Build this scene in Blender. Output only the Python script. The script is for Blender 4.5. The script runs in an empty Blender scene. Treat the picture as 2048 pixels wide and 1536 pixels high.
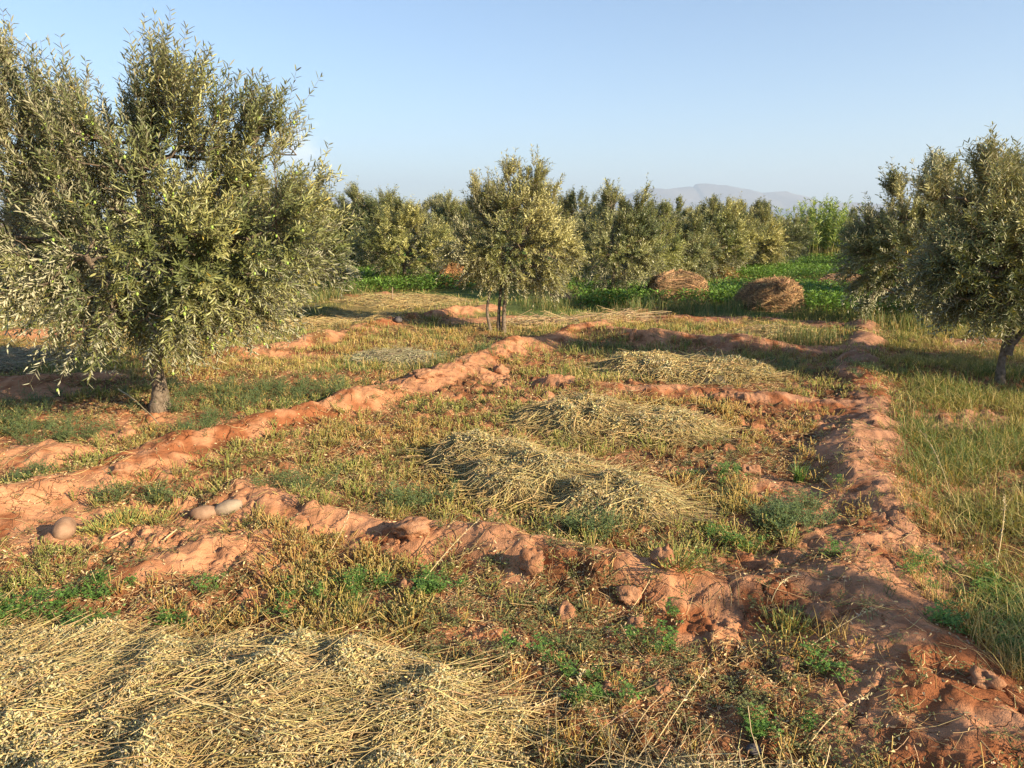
import bpy, math, random
import numpy as np
from math import radians as R

S = bpy.context.scene
C = S.collection
rng = np.random.default_rng(7)

# ------------------------------------------------------------------ camera
PITCH, FPX, CAMH = R(12.15), 1500.0, 1.6
cam = bpy.data.objects.new('camera', bpy.data.cameras.new('camera'))
C.objects.link(cam)
cam.data.sensor_width = 36.0
cam.data.lens = 36.0 * FPX / 2048.0
cam.data.clip_start, cam.data.clip_end = 0.05, 60000
cam.location = (0, 0, CAMH)
cam.rotation_euler = (R(90) - PITCH, 0, 0)
S.camera = cam

# ------------------------------------------------------------------ light
SUN_EL, SUN_A = 22.0, 34.0            # elevation; shadows run left and SUN_A degrees away
a = R(SUN_A)
to_sun = np.array([math.cos(a) * math.cos(R(SUN_EL)), -math.sin(a) * math.cos(R(SUN_EL)), math.sin(R(SUN_EL))])
sun = bpy.data.objects.new('sun', bpy.data.lights.new('sun', 'SUN'))
C.objects.link(sun)
sun.data.energy, sun.data.angle, sun.data.color = 5.0, R(0.5), (1.0, 0.80, 0.54)
import mathutils
sun.rotation_euler = mathutils.Vector(to_sun).to_track_quat('Z', 'Y').to_euler()

w = bpy.data.worlds.new('World'); S.world = w; w.use_nodes = True
nt = w.node_tree; bg = nt.nodes['Background']
sky = nt.nodes.new('ShaderNodeTexSky'); sky.sky_type = 'NISHITA'; sky.sun_disc = False
sky.sun_elevation, sky.sun_rotation = R(SUN_EL), math.atan2(to_sun[0], to_sun[1])
sky.air_density, sky.dust_density, sky.ozone_density, sky.altitude = 1.0, 0.5, 3.2, 400
tcw = nt.nodes.new('ShaderNodeTexCoord'); vd = nt.nodes.new('ShaderNodeVectorMath'); vd.operation = 'DISTANCE'
cdx, cdy = (607 - 1024) / 1500.0, (768 - 308) / 1500.0
cdv = mathutils.Vector((cdx, math.cos(R(12.15)) + cdy * math.sin(R(12.15)), -math.sin(R(12.15)) + cdy * math.cos(R(12.15)))).normalized()
cn = nt.nodes.new('ShaderNodeTexNoise'); cn.inputs['Scale'].default_value = 45; cn.inputs['Detail'].default_value = 5
nt.links.new(tcw.outputs['Generated'], cn.inputs['Vector']); nt.links.new(tcw.outputs['Generated'], vd.inputs[0]); vd.inputs[1].default_value = cdv
ca = nt.nodes.new('ShaderNodeMath'); ca.operation = 'MULTIPLY_ADD'; ca.inputs[1].default_value = -.06; nt.links.new(cn.outputs['Fac'], ca.inputs[0]); nt.links.new(vd.outputs['Value'], ca.inputs[2])
cm_ = nt.nodes.new('ShaderNodeMapRange'); cm_.inputs[1].default_value = .004; cm_.inputs[2].default_value = -.022; cm_.inputs[3].default_value = 0; cm_.inputs[4].default_value = .45; nt.links.new(ca.outputs[0], cm_.inputs[0])
cx_ = nt.nodes.new('ShaderNodeMix'); cx_.data_type = 'RGBA'; nt.links.new(cm_.outputs[0], cx_.inputs[0]); nt.links.new(sky.outputs[0], cx_.inputs[6]); cx_.inputs[7].default_value = (10.5, 10.2, 10.2, 1)
nt.links.new(cx_.outputs[2], bg.inputs['Color'])
bg.inputs['Strength'].default_value = 0.069
S.view_settings.view_transform = 'Standard'; S.view_settings.look = 'None'
S.view_settings.exposure = 1.62; S.view_settings.gamma = 1.0
S.render.engine = 'CYCLES'
S.cycles.use_denoising = True
S.cycles.max_bounces, S.cycles.diffuse_bounces, S.cycles.transmission_bounces = 6, 3, 3
S.cycles.volume_bounces, S.cycles.glossy_bounces = 0, 2
S.cycles.caustics_reflective = S.cycles.caustics_refractive = False

# ------------------------------------------------------------------ pixel <-> place
cp, sp = math.cos(PITCH), math.sin(PITCH)
def ray(px, py):
    dx, dy = (px - 1024) / FPX, (768 - py) / FPX
    return np.array([dx, cp + dy * sp, -sp + dy * cp])
def at(px, py, z=0.0):
    d = ray(px, py); return np.array([0, 0, CAMH]) + d * (z - CAMH) / d[2]
def atY(px, py, Y):
    d = ray(px, py); return np.array([0, 0, CAMH]) + d * Y / d[1]

# ------------------------------------------------------------------ noise
def _h(ix, iy, s):
    n = (ix.astype(np.int64) * 374761393 + iy.astype(np.int64) * 668265263 + s * 974634777) & 0xFFFFFFFF
    n = ((n ^ (n >> 13)) * 1274126177) & 0xFFFFFFFF
    n = (n ^ (n >> 16)) & 0xFFFFFF
    return n / float(0xFFFFFF)
def noise(x, y, s=0):
    ix, iy = np.floor(x), np.floor(y); fx, fy = x - ix, y - iy
    ux, uy = fx * fx * (3 - 2 * fx), fy * fy * (3 - 2 * fy)
    a_, b_, c_, d_ = _h(ix, iy, s), _h(ix + 1, iy, s), _h(ix, iy + 1, s), _h(ix + 1, iy + 1, s)
    return (a_ * (1 - ux) + b_ * ux) * (1 - uy) + (c_ * (1 - ux) + d_ * ux) * uy
def fbm(x, y, s=0, o=4):
    v, amp, t = 0, 1.0, 0
    for i in range(o):
        v = v + amp * noise(x * 2 ** i + 17.3 * i, y * 2 ** i - 9.1 * i, s + i); t += amp; amp *= .5
    return v / t
def cells(x, y, s=0):
    ix, iy = np.floor(x), np.floor(y)
    f1 = np.full(x.shape, 9.0); f2 = np.full(x.shape, 9.0); idv = np.zeros(x.shape)
    for ox in (-1, 0, 1):
        for oy in (-1, 0, 1):
            cx, cy = ix + ox, iy + oy
            px_, py_ = cx + _h(cx, cy, s), cy + _h(cx, cy, s + 5)
            d = np.hypot(px_ - x, py_ - y)
            m = d < f1
            f2 = np.where(m, f1, np.minimum(f2, d)); idv = np.where(m, _h(cx, cy, s + 9), idv); f1 = np.where(m, d, f1)
    return f1, f2, idv
def sstep(a_, b_, x):
    t = np.clip((x - a_) / (b_ - a_), 0, 1); return t * t * (3 - 2 * t)

# ------------------------------------------------------------------ the lie of the land
# ridges of red earth: (photo points of the crest, half width m, height m)
RIDGES = [
    ([(-150, 1080), (40, 1020), (150, 985), (300, 945), (420, 905), (540, 868), (640, 838), (720, 812), (790, 792)], .22, .13),
    ([(790, 792), (850, 765), (930, 738), (1000, 712), (1080, 690), (1150, 668), (1230, 645), (1310, 626)], .24, .13),
    ([(470, 1010), (600, 1025), (720, 1060), (830, 1080), (900, 1085), (1000, 1108), (1060, 1130), (1160, 1158), (1250, 1180), (1350, 1195)], .15, .10),
    ([(1350, 1195), (1450, 1200), (1560, 1190), (1650, 1190)], .17, .07),
    ([(1745, 1160), (1750, 1100), (1755, 1040), (1735, 990), (1715, 940), (1705, 890), (1715, 850), (1722, 800), (1722, 740), (1722, 690), (1735, 655)], .20, .12),
    ([(2350, 1660), (2050, 1540), (1890, 1410), (1780, 1290), (1720, 1190), (1745, 1110)], .33, .11),
    ([(1100, 770), (1160, 776), (1250, 786), (1350, 790), (1450, 798), (1550, 806), (1650, 812), (1715, 815)], .18, .09),
    ([(1170, 668), (1270, 685), (1400, 692), (1550, 700), (1650, 706), (1740, 707)], .26, .15),
    ([(470, 716), (600, 690), (696, 672), (764, 656), (819, 646), (890, 634), (976, 617)], .24, .15),
    ([(-60, 686), (60, 678), (140, 672)], .3, .10),
    ([(-100, 795), (0, 780), (90, 772), (190, 762)], .2, .10),
    ([(-60, 935), (40, 925), (110, 930)], .2, .09),
    ([(220, 1180), (300, 1140), (420, 1105), (540, 1085)], .13, .05),
    ([(1240, 640), (1400, 643), (1560, 648), (1660, 655)], .28, .07),
    ([(700, 600), (760, 596)], .35, .10),
    ([(1850, 690), (1960, 690), (2100, 695)], .3, .06),
]
RW = []
for pts, wd, ht in RIDGES:
    RW.append((np.array([at(*p)[:2] for p in pts]), wd, ht))
def ridge(x, y):
    wx = x + (fbm(x * 1.8, y * 1.8, 31, 4) - .5) * .34
    wy = y + (fbm(x * 1.8, y * 1.8, 47, 4) - .5) * .34
    brk = fbm(x * 2.6, y * 2.6, 37, 4); hv = .15 + 1.5 * fbm(x * 1.6, y * 1.6, 39, 3)
    H = np.zeros(x.shape); B = np.zeros(x.shape)
    for P, wd, ht in RW:
        d2 = np.full(x.shape, 1e9)
        for i in range(len(P) - 1):
            ax, ay = P[i]; vx, vy = P[i + 1] - P[i]
            t = np.clip(((wx - ax) * vx + (wy - ay) * vy) / (vx * vx + vy * vy), 0, 1)
            d2 = np.minimum(d2, (wx - ax - t * vx) ** 2 + (wy - ay - t * vy) ** 2)
        d = np.sqrt(d2) / wd
        H = np.maximum(H, ht * hv * np.exp(-(d / 1.05) ** 2.2)); B = np.maximum(B, 1 - sstep(.55, 1.5, d + (brk - .45) * 3.0))
    return H, B
# bare earth: (centre px, centre py, radius x m, radius y m)
BARE = [(1900, 1440, .45, .35), (1740, 1270, .45, .30), (2020, 1540, .5, .3), (1800, 1500, .28, .2), (1000, 1400, .2, .12), (110, 1060, .85, .42), (300, 1075, .6, .26), (420, 1110, .35, .14), (650, 1060, .3, .14), (780, 1090, .3, .12), (60, 910, .5, .3), (200, 865, .6, .4), (320, 850, .7, .35), (560, 1000, .35, .12), (1600, 1240, .55, .30), (820, 775, .35, .25), (985, 755, .3, .4),
        (60, 790, .8, .4), (1240, 640, 1.2, .5), (980, 640, .9, .5), (730, 597, 1.0, .35), (640, 712, .6, .15), (1700, 870, .3, .5), (1150, 590, .8, .5), (1880, 1420, .3, .25), (1600, 1020, .25, .5), (1520, 1130, .3, .15), (1930, 850, .5, .35), (380, 1120, .3, .15)]
BW = [(at(p, q)[0], at(p, q)[1], rx, ry) for p, q, rx, ry in BARE]
def bare(x, y):
    B = np.zeros(x.shape)
    n = (fbm(x * 3, y * 3, 77, 3) - .5) * 1.3
    for cx, cy, rx, ry in BW:
        d = np.sqrt(((x - cx) / rx) ** 2 + ((y - cy) / ry) ** 2) + n
        B = np.maximum(B, 1 - sstep(.65, 1.1, d))
    return B
def height(x, y, fine=True):
    x = np.asarray(x, float); y = np.asarray(y, float)
    r = np.hypot(x, y)
    base = (fbm(x * .5, y * .5, 3, 2) - .5) * .09 + (fbm(x * 1.7, y * 1.7, 5, 3) - .5) * .06
    base = base * sstep(0, 1.6, r) + (fbm(x * .02, y * .02, 9, 2) - .5) * 1.4 * sstep(60, 200, r)
    H = np.zeros(x.shape); B = np.zeros(x.shape); BB = np.zeros(x.shape)
    m = (np.abs(x) < 16) & (y > .5) & (y < 20)
    H[m], B[m] = ridge(x[m], y[m]); BB[m] = bare(x[m], y[m])
    soil = np.maximum(B, BB)
    z = base + H
    amp = .35 + 1.0 * B + .35 * BB
    lump = (1 - np.abs(2 * fbm(x * 5.5, y * 5.5, 11, 3) - 1) * 2)
    z = z + lump * .013 * amp * (r < 40)
    if fine:
        n = (r < 13) & (y > 1.2)
        xs, ys = x[n], y[n]
        qx = xs + (noise(xs * 14, ys * 14, 61) - .5) * .05; qy = ys + (noise(xs * 14, ys * 14, 62) - .5) * .05
        f1, f2, cid = cells(qx * 9, qy * 9, 20)
        patch = sstep(.45, .62, fbm(xs * 1.6, ys * 1.6, 91, 2))
        clod = np.sqrt(np.clip(.16 + .2 * (cid - .5) - f1 * f1, 0, 1)) * (cid > .5) * .075 * (0.3 + patch)
        g1, g2, gid = cells(qx * 24, qy * 24, 24)
        crumb = np.sqrt(np.clip(.14 - g1 * g1, 0, 1)) * (gid > .4) * .024 * (.5 + patch)
        c1, c2, _c = cells(qx * 5.5, qy * 5.5, 28)
        cr = (1 - sstep(.0, .075, c2 - c1)) * sstep(.48, .62, fbm(xs * 2.1 + 5, ys * 2.1, 95, 2)) * soil[n]
        zz = (clod * (.65 - .5 * B[n]) + crumb * (1 - .75 * B[n]) + (fbm(xs * 22, ys * 22, 41, 3) - .5) * .016 - np.abs(fbm(xs * 10, ys * 10, 43, 3) - .5) * .022 * (.4 + .6 * soil[n])) - cr * .022
        z[n] += zz * (1 - sstep(9, 13, r[n]))
    return z, B, BB
def gz(x, y):
    return height(np.atleast_1d(x), np.atleast_1d(y), True)[0]

# ------------------------------------------------------------------ mesh helpers
def mesh_from(name, V, Q, col=None, smooth=True, mats=None, midx=None, T=None):
    me = bpy.data.meshes.new(name)
    V = np.asarray(V, np.float32); Q = np.asarray(Q, np.int32).reshape(-1, 4)
    nT = 0 if T is None else len(T)
    me.vertices.add(len(V)); me.vertices.foreach_set('co', V.ravel())
    loops = Q.ravel() if not nT else np.concatenate([Q.ravel(), np.asarray(T, np.int32).ravel()])
    me.loops.add(len(loops)); me.loops.foreach_set('vertex_index', loops)
    st = np.arange(len(Q)) * 4
    if nT: st = np.concatenate([st, len(Q) * 4 + np.arange(nT) * 3])
    me.polygons.add(len(st)); me.polygons.foreach_set('loop_start', st.astype(np.int32))
    me.polygons.foreach_set('use_smooth', np.full(len(st), smooth))
    if col is not None:
        at_ = me.attributes.new('Col', 'FLOAT_COLOR', 'POINT')
        c4 = np.ones((len(V), 4), np.float32); c4[:, :3] = col; at_.data.foreach_set('color', c4.ravel())
    me.update(calc_edges=True)
    for m in (mats or []): me.materials.append(m)
    if midx is not None: me.polygons.foreach_set('material_index', midx.astype(np.int32))
    return me
class MB:
    def __init__(s): s.V, s.Q, s.C, s.n = [], [], [], 0
    def add(s, V, Q, col):
        s.V.append(V.reshape(-1, 3)); s.Q.append(Q.reshape(-1, 4) + s.n); s.C.append(np.broadcast_to(col, (len(s.V[-1]), 3)) if np.ndim(col) == 1 else col.reshape(-1, 3)); s.n += len(s.V[-1])
    def tubes(s, P, Rr, col, sides=3, taper=None):
        # P (N,K,3), Rr (N,) or (N,K), col (3,) or (N,3) or (N,K,3)
        N, K, _ = P.shape
        if N == 0: return
        Rr = np.broadcast_to(Rr if np.ndim(Rr) == 2 else np.reshape(np.broadcast_to(Rr, (N,)), (N, 1)), (N, K))
        Tn = np.gradient(P, axis=1); Tn /= np.linalg.norm(Tn, axis=2, keepdims=True) + 1e-9
        ref = np.where(np.abs(Tn[:, :1, 2:3]) > .85, np.array([1., .1, 0]), np.array([0, 0.1, 1.]))
        A = np.cross(Tn, ref); A /= np.linalg.norm(A, axis=2, keepdims=True) + 1e-9
        Bn = np.cross(Tn, A)
        th = np.arange(sides) * 2 * np.pi / sides
        V = P[:, :, None] + Rr[:, :, None, None] * (np.cos(th)[None, None, :, None] * A[:, :, None] + np.sin(th)[None, None, :, None] * Bn[:, :, None])
        i = np.arange(N)[:, None, None] * K * sides; k = np.arange(K - 1)[None, :, None] * sides; j = np.arange(sides)[None, None]; j2 = (j + 1) % sides
        Q = np.stack([i + k + j, i + k + j2, i + k + sides + j2, i + k + sides + j], -1)
        c = np.asarray(col, float)
        if c.ndim == 2: c = np.broadcast_to(c[:, None, None], (N, K, sides, 3))
        elif c.ndim == 3: c = np.broadcast_to(c[:, :, None], (N, K, sides, 3))
        s.add(V, Q, c)
    def blades(s, P, W, side, col):
        # flat tapering ribbons; W (K,) profile * (N,), side (N,3)
        N, K, _ = P.shape
        if N == 0: return
        off = side[:, None] * W[..., None] * .5
        V = np.stack([P - off, P + off], 2)
        i = np.arange(N)[:, None] * K * 2; k = np.arange(K - 1)[None] * 2
        Q = np.stack([i + k, i + k + 1, i + k + 3, i + k + 2], -1)
        c = np.asarray(col, float)
        if c.ndim == 2: c = np.broadcast_to(c[:, None, None], (N, K, 2, 3))
        elif c.ndim == 3: c = np.broadcast_to(c[:, :, None], (N, K, 2, 3))
        s.add(V, Q, c)
    def leaves(s, b, d, nrm, L, W, col, six=True, curl=.12, prof=(.30, .72)):
        N = len(b)
        if N == 0: return
        d = d / (np.linalg.norm(d, axis=1, keepdims=True) + 1e-9)
        sd = np.cross(d, nrm); sd /= np.linalg.norm(sd, axis=1, keepdims=True) + 1e-9
        nn = np.cross(sd, d)
        L = np.broadcast_to(L, (N,))[:, None]; W = np.broadcast_to(W, (N,))[:, None]
        tip = b + d * L - nn * L * curl
        if six:
            p1 = b + d * L * prof[0] + nn * W * .12; p2 = b + d * L * prof[1] + nn * (W * .10 - L * curl * .45)
            V = np.stack([b, p1 - sd * W * .5, p2 - sd * W * .42, tip, p2 + sd * W * .42, p1 + sd * W * .5], 1)
            i = np.arange(N)[:, None] * 6
            Q = np.stack([i + np.array([[0, 3, 2, 1]]), i + np.array([[0, 5, 4, 3]])], 1)
            m = 6
        else:
            p1 = b + d * L * .5
            V = np.stack([b, p1 + sd * W * .5, tip, p1 - sd * W * .5], 1)
            Q = np.arange(N)[:, None] * 4 + np.array([[0, 1, 2, 3]]); m = 4
        c = np.asarray(col, float)
        if c.ndim == 2: c = np.repeat(c[:, None], m, 1)
        s.add(V, Q, c)
    def build(s, name, mat, smooth=True):
        return mesh_from(name, np.concatenate(s.V), np.concatenate(s.Q), np.concatenate(s.C), smooth, [mat])
def link(name, me, parent=None, loc=None, label=None, cat=None, kind=None, group=None):
    o = bpy.data.objects.new(name, me); C.objects.link(o)
    if parent is not None: o.parent = parent
    if loc is not None: o.location = loc
    if label: o['label'] = label
    if cat: o['category'] = cat
    if kind: o['kind'] = kind
    if group: o['group'] = group
    return o
def unit(v): return v / (np.linalg.norm(v, axis=-1, keepdims=True) + 1e-9)
def rdir(n, r=rng): return unit(r.normal(size=(n, 3)))
def jit(c, n, r=rng, v=.18, h=.06):
    c = np.asarray(c, float)
    return np.clip(c * (1 + r.normal(size=(n, 1)) * v) * (1 + r.normal(size=(n, 3)) * h), .005, .95)
def mixc(a_, b_, t): return np.asarray(a_) * (1 - t) + np.asarray(b_) * t

# ------------------------------------------------------------------ materials
def new_mat(name):
    m = bpy.data.materials.new(name); m.use_nodes = True
    return m, m.node_tree, m.node_tree.nodes['Principled BSDF']
def plant_mat(name, rough=.6, spec=.3, trans=.25, back=None, tint=(1, 1, 1), tr_col=(1.15, 1.1, .5)):
    m, t, p = new_mat(name)
    at_ = t.nodes.new('ShaderNodeAttribute'); at_.attribute_name = 'Col'
    src = at_.outputs['Color']
    mt = t.nodes.new('ShaderNodeMix'); mt.data_type = 'RGBA'; mt.blend_type = 'MULTIPLY'; mt.inputs[0].default_value = 1
    t.links.new(src, mt.inputs[6]); mt.inputs[7].default_value = (*tint, 1); src = mt.outputs[2]
    if back is not None:
        ge = t.nodes.new('ShaderNodeNewGeometry'); mx = t.nodes.new('ShaderNodeMix'); mx.data_type = 'RGBA'
        m2 = t.nodes.new('ShaderNodeMix'); m2.data_type = 'RGBA'; m2.inputs[0].default_value = .8
        t.links.new(src, m2.inputs[6]); m2.inputs[7].default_value = (*back, 1)
        t.links.new(ge.outputs['Backfacing'], mx.inputs[0]); t.links.new(src, mx.inputs[6]); t.links.new(m2.outputs[2], mx.inputs[7])
        srcb = mx.outputs[2]
    else: srcb = src
    t.links.new(srcb, p.inputs['Base Color'])
    p.inputs['Roughness'].default_value = rough; p.inputs['Specular IOR Level'].default_value = spec
    if trans > 0:
        tr = t.nodes.new('ShaderNodeBsdfTranslucent'); ms = t.nodes.new('ShaderNodeMixShader'); ms.inputs[0].default_value = trans
        m3 = t.nodes.new('ShaderNodeMix'); m3.data_type = 'RGBA'; m3.blend_type = 'MULTIPLY'; m3.inputs[0].default_value = 1
        t.links.new(src, m3.inputs[6]); m3.inputs[7].default_value = (*tr_col, 1)
        t.links.new(m3.outputs[2], tr.inputs['Color'])
        t.links.new(p.outputs[0], ms.inputs[1]); t.links.new(tr.outputs[0], ms.inputs[2])
        t.links.new(ms.outputs[0], t.nodes['Material Output'].inputs['Surface'])
    return m
def noisy_mat(name, c1, c2, scale, rough=.9, bump=.3, bscale=None, detail=6, attr=False, spec=.2):
    m, t, p = new_mat(name)
    tc = t.nodes.new('ShaderNodeTexCoord')
    n = t.nodes.new('ShaderNodeTexNoise'); n.inputs['Scale'].default_value = scale; n.inputs['Detail'].default_value = detail
    t.links.new(tc.outputs['Object'], n.inputs['Vector'])
    r = t.nodes.new('ShaderNodeValToRGB'); r.color_ramp.elements[0].position = .35; r.color_ramp.elements[1].position = .68
    r.color_ramp.elements[0].color = (*c1, 1); r.color_ramp.elements[1].color = (*c2, 1)
    t.links.new(n.outputs['Fac'], r.inputs[0]); src = r.outputs[0]
    if attr:
        at_ = t.nodes.new('ShaderNodeAttribute'); at_.attribute_name = 'Col'
        mx = t.nodes.new('ShaderNodeMix'); mx.data_type = 'RGBA'; mx.blend_type = 'MULTIPLY'; mx.inputs[0].default_value = 1
        t.links.new(src, mx.inputs[6]); t.links.new(at_.outputs['Color'], mx.inputs[7]); src = mx.outputs[2]
    t.links.new(src, p.inputs['Base Color'])
    n2 = t.nodes.new('ShaderNodeTexNoise'); n2.inputs['Scale'].default_value = bscale or scale * 4; n2.inputs['Detail'].default_value = 8
    n2.inputs['Roughness'].default_value = .65
    t.links.new(tc.outputs['Object'], n2.inputs['Vector'])
    b = t.nodes.new('ShaderNodeBump'); b.inputs['Strength'].default_value = bump; b.inputs['Distance'].default_value = .02
    t.links.new(n2.outputs['Fac'], b.inputs['Height']); t.links.new(b.outputs[0], p.inputs['Normal'])
    p.inputs['Roughness'].default_value = rough; p.inputs['Specular IOR Level'].default_value = spec
    return m
M_soil = noisy_mat('red_soil', (.80, .78, .76), (1.15, 1.15, 1.15), 9, .95, .55, 55, 8, True, .12)
M_stone = noisy_mat('stone', (.18, .105, .065), (.31, .20, .13), 14, .8, .25, 60)
M_clod = noisy_mat('dirt_clod', (.27, .125, .062), (.43, .24, .14), 22, .95, .9, 45)
M_dark = noisy_mat('dark_stone', (.07, .06, .06), (.13, .12, .12), 12, .8, .3, 50)
M_wood = noisy_mat('weathered_wood', (.20, .14, .09), (.38, .30, .22), 18, .85, .4, 90)
M_bark = noisy_mat('olive_bark', (.11, .085, .06), (.25, .20, .15), 26, .9, .9, 70)
M_olive = plant_mat('olive_leaf', .40, .5, .18, back=(.52, .51, .36))
M_fruit = noisy_mat('olive_skin', (.22, .36, .05), (.34, .48, .09), 40, .4, .05, spec=.5)
M_straw = plant_mat('straw', .62, .35, .12)
M_green = plant_mat('green_plant', .55, .35, .3)
M_hay = noisy_mat('hay_core', (.06, .038, .02), (.20, .13, .07), 30, .95, 1.0, 60)
M_mount = noisy_mat('mountain_rock', (.12, .10, .085), (.22, .18, .15), .0012, .95, .0, .01)

def soil_detail():
    t = M_soil.node_tree; N = t.nodes; Lk = t.links; p = N['Principled BSDF']; tc = N.new('ShaderNodeTexCoord')
    w1 = N.new('ShaderNodeTexNoise'); w1.inputs['Scale'].default_value = 12; w1.inputs['Detail'].default_value = 3; Lk.new(tc.outputs['Object'], w1.inputs['Vector'])
    mx = N.new('ShaderNodeMix'); mx.data_type = 'RGBA'; mx.blend_type = 'LINEAR_LIGHT'; mx.inputs[0].default_value = .06
    Lk.new(tc.outputs['Object'], mx.inputs[6]); Lk.new(w1.outputs['Color'], mx.inputs[7])
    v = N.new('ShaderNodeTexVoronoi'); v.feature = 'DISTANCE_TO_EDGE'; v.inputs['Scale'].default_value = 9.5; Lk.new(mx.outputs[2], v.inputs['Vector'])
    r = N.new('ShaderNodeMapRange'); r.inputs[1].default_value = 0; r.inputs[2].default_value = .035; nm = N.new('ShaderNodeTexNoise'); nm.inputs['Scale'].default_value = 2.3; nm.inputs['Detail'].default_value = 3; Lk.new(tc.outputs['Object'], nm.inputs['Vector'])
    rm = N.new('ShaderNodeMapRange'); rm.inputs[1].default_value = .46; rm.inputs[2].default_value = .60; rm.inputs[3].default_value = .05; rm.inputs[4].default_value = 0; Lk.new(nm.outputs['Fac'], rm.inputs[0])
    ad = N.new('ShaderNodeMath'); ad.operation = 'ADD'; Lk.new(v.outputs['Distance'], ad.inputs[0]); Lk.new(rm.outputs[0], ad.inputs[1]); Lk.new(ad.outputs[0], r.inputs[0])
    b = N.new('ShaderNodeBump'); b.inputs['Strength'].default_value = .8; b.inputs['Distance'].default_value = .012
    n3 = N.new('ShaderNodeTexNoise'); n3.inputs['Scale'].default_value = 190; n3.inputs['Detail'].default_value = 5; Lk.new(tc.outputs['Object'], n3.inputs['Vector'])
    b3 = N.new('ShaderNodeBump'); b3.inputs['Strength'].default_value = .5; b3.inputs['Distance'].default_value = .006
    old = p.inputs['Normal'].links[0].from_node
    Lk.new(r.outputs[0], b.inputs['Height']); Lk.new(old.outputs[0], b.inputs['Normal']); Lk.new(n3.outputs['Fac'], b3.inputs['Height']); Lk.new(b.outputs[0], b3.inputs['Normal']); Lk.new(b3.outputs[0], p.inputs['Normal'])
    src = p.inputs['Base Color'].links[0].from_socket
    m2 = N.new('ShaderNodeMix'); m2.data_type = 'RGBA'; m2.blend_type = 'MULTIPLY'; m2.inputs[0].default_value = 1
    cr = N.new('ShaderNodeValToRGB'); cr.color_ramp.elements[0].color = (.55, .45, .42, 1); cr.color_ramp.elements[1].color = (1, 1, 1, 1); cr.color_ramp.elements[1].position = .8  # crack lines coloured darker: moist soil plus painted-in shade of their depth
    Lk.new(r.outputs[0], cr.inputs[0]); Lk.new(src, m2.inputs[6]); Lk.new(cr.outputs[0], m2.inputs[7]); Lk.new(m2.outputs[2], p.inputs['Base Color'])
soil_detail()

# ------------------------------------------------------------------ ground
def axis_y():
    v = [1.0]
    while v[-1] < 14: v.append(v[-1] + max(.0068, .0031 * v[-1]))
    while v[-1] < 70: v.append(v[-1] + .0075 * v[-1])
    while v[-1] < 10500: v.append(v[-1] * 1.12)
    return np.array([-11000, -5000, -1200, -300, -90, -30, -12, -6, -3, -1.5, -.5, .2, .6] + v)
def axis_x():
    v = [0.0]
    while v[-1] < 2.3: v.append(v[-1] + .0085)
    while v[-1] < 14: v.append(v[-1] + .0085 + .0085 * (v[-1] - 2.3))
    while v[-1] < 10500: v.append(v[-1] * 1.13)
    v = np.array(v); return np.concatenate([-v[:0:-1], v])
gx, gy = axis_x(), axis_y()
X, Y = np.meshgrid(gx, gy); sh = X.shape
x, y = X.ravel(), Y.ravel()
z, RB, BB = height(x, y)
soil = np.maximum(RB, BB)
red = np.array([.27, .104, .045]); crust = np.array([.44, .222, .118]); pink = np.array([.345, .185, .112]); litter = np.array([.15, .066, .029]); far = np.array([.19, .15, .06])
n1 = fbm(x * 1.3, y * 1.3, 51, 4)[:, None]; n2 = fbm(x * 7, y * 7, 53, 3)[:, None]
top = mixc(crust, pink, sstep(.3, 2.5, x - .12 * y)[:, None]) * (.85 + .3 * fbm(x * 18, y * 18, 59, 2))[:, None]
c = mixc(red, top, sstep(.36, .50, n1 * .5 + n2 * .5))
lit = mixc(litter, mixc(red, crust, .45), sstep(.42, .62, n2))
c = mixc(lit, c, np.clip(soil * 1.15 + .1, 0, 1)[:, None])
rr = np.hypot(x, y)
gf = mixc(far, np.array([.10, .13, .035]), sstep(.4, .6, fbm(x * .6, y * .35, 57, 3))[:, None])
c = mixc(c, gf, (sstep(9, 14, rr) * (1 - soil))[:, None])
c = mixc(c, np.array([.22, .16, .10]), sstep(60, 300, rr)[:, None])
i, j = np.meshgrid(np.arange(sh[0] - 1), np.arange(sh[1] - 1), indexing='ij'); b0 = (i * sh[1] + j).ravel()
Q = np.stack([b0, b0 + 1, b0 + sh[1] + 1, b0 + sh[1]], 1)
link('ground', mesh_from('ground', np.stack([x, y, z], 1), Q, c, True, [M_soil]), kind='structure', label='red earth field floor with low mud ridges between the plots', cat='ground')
del X, Y, x, y, z, c, Q, gf, lit, top

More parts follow.
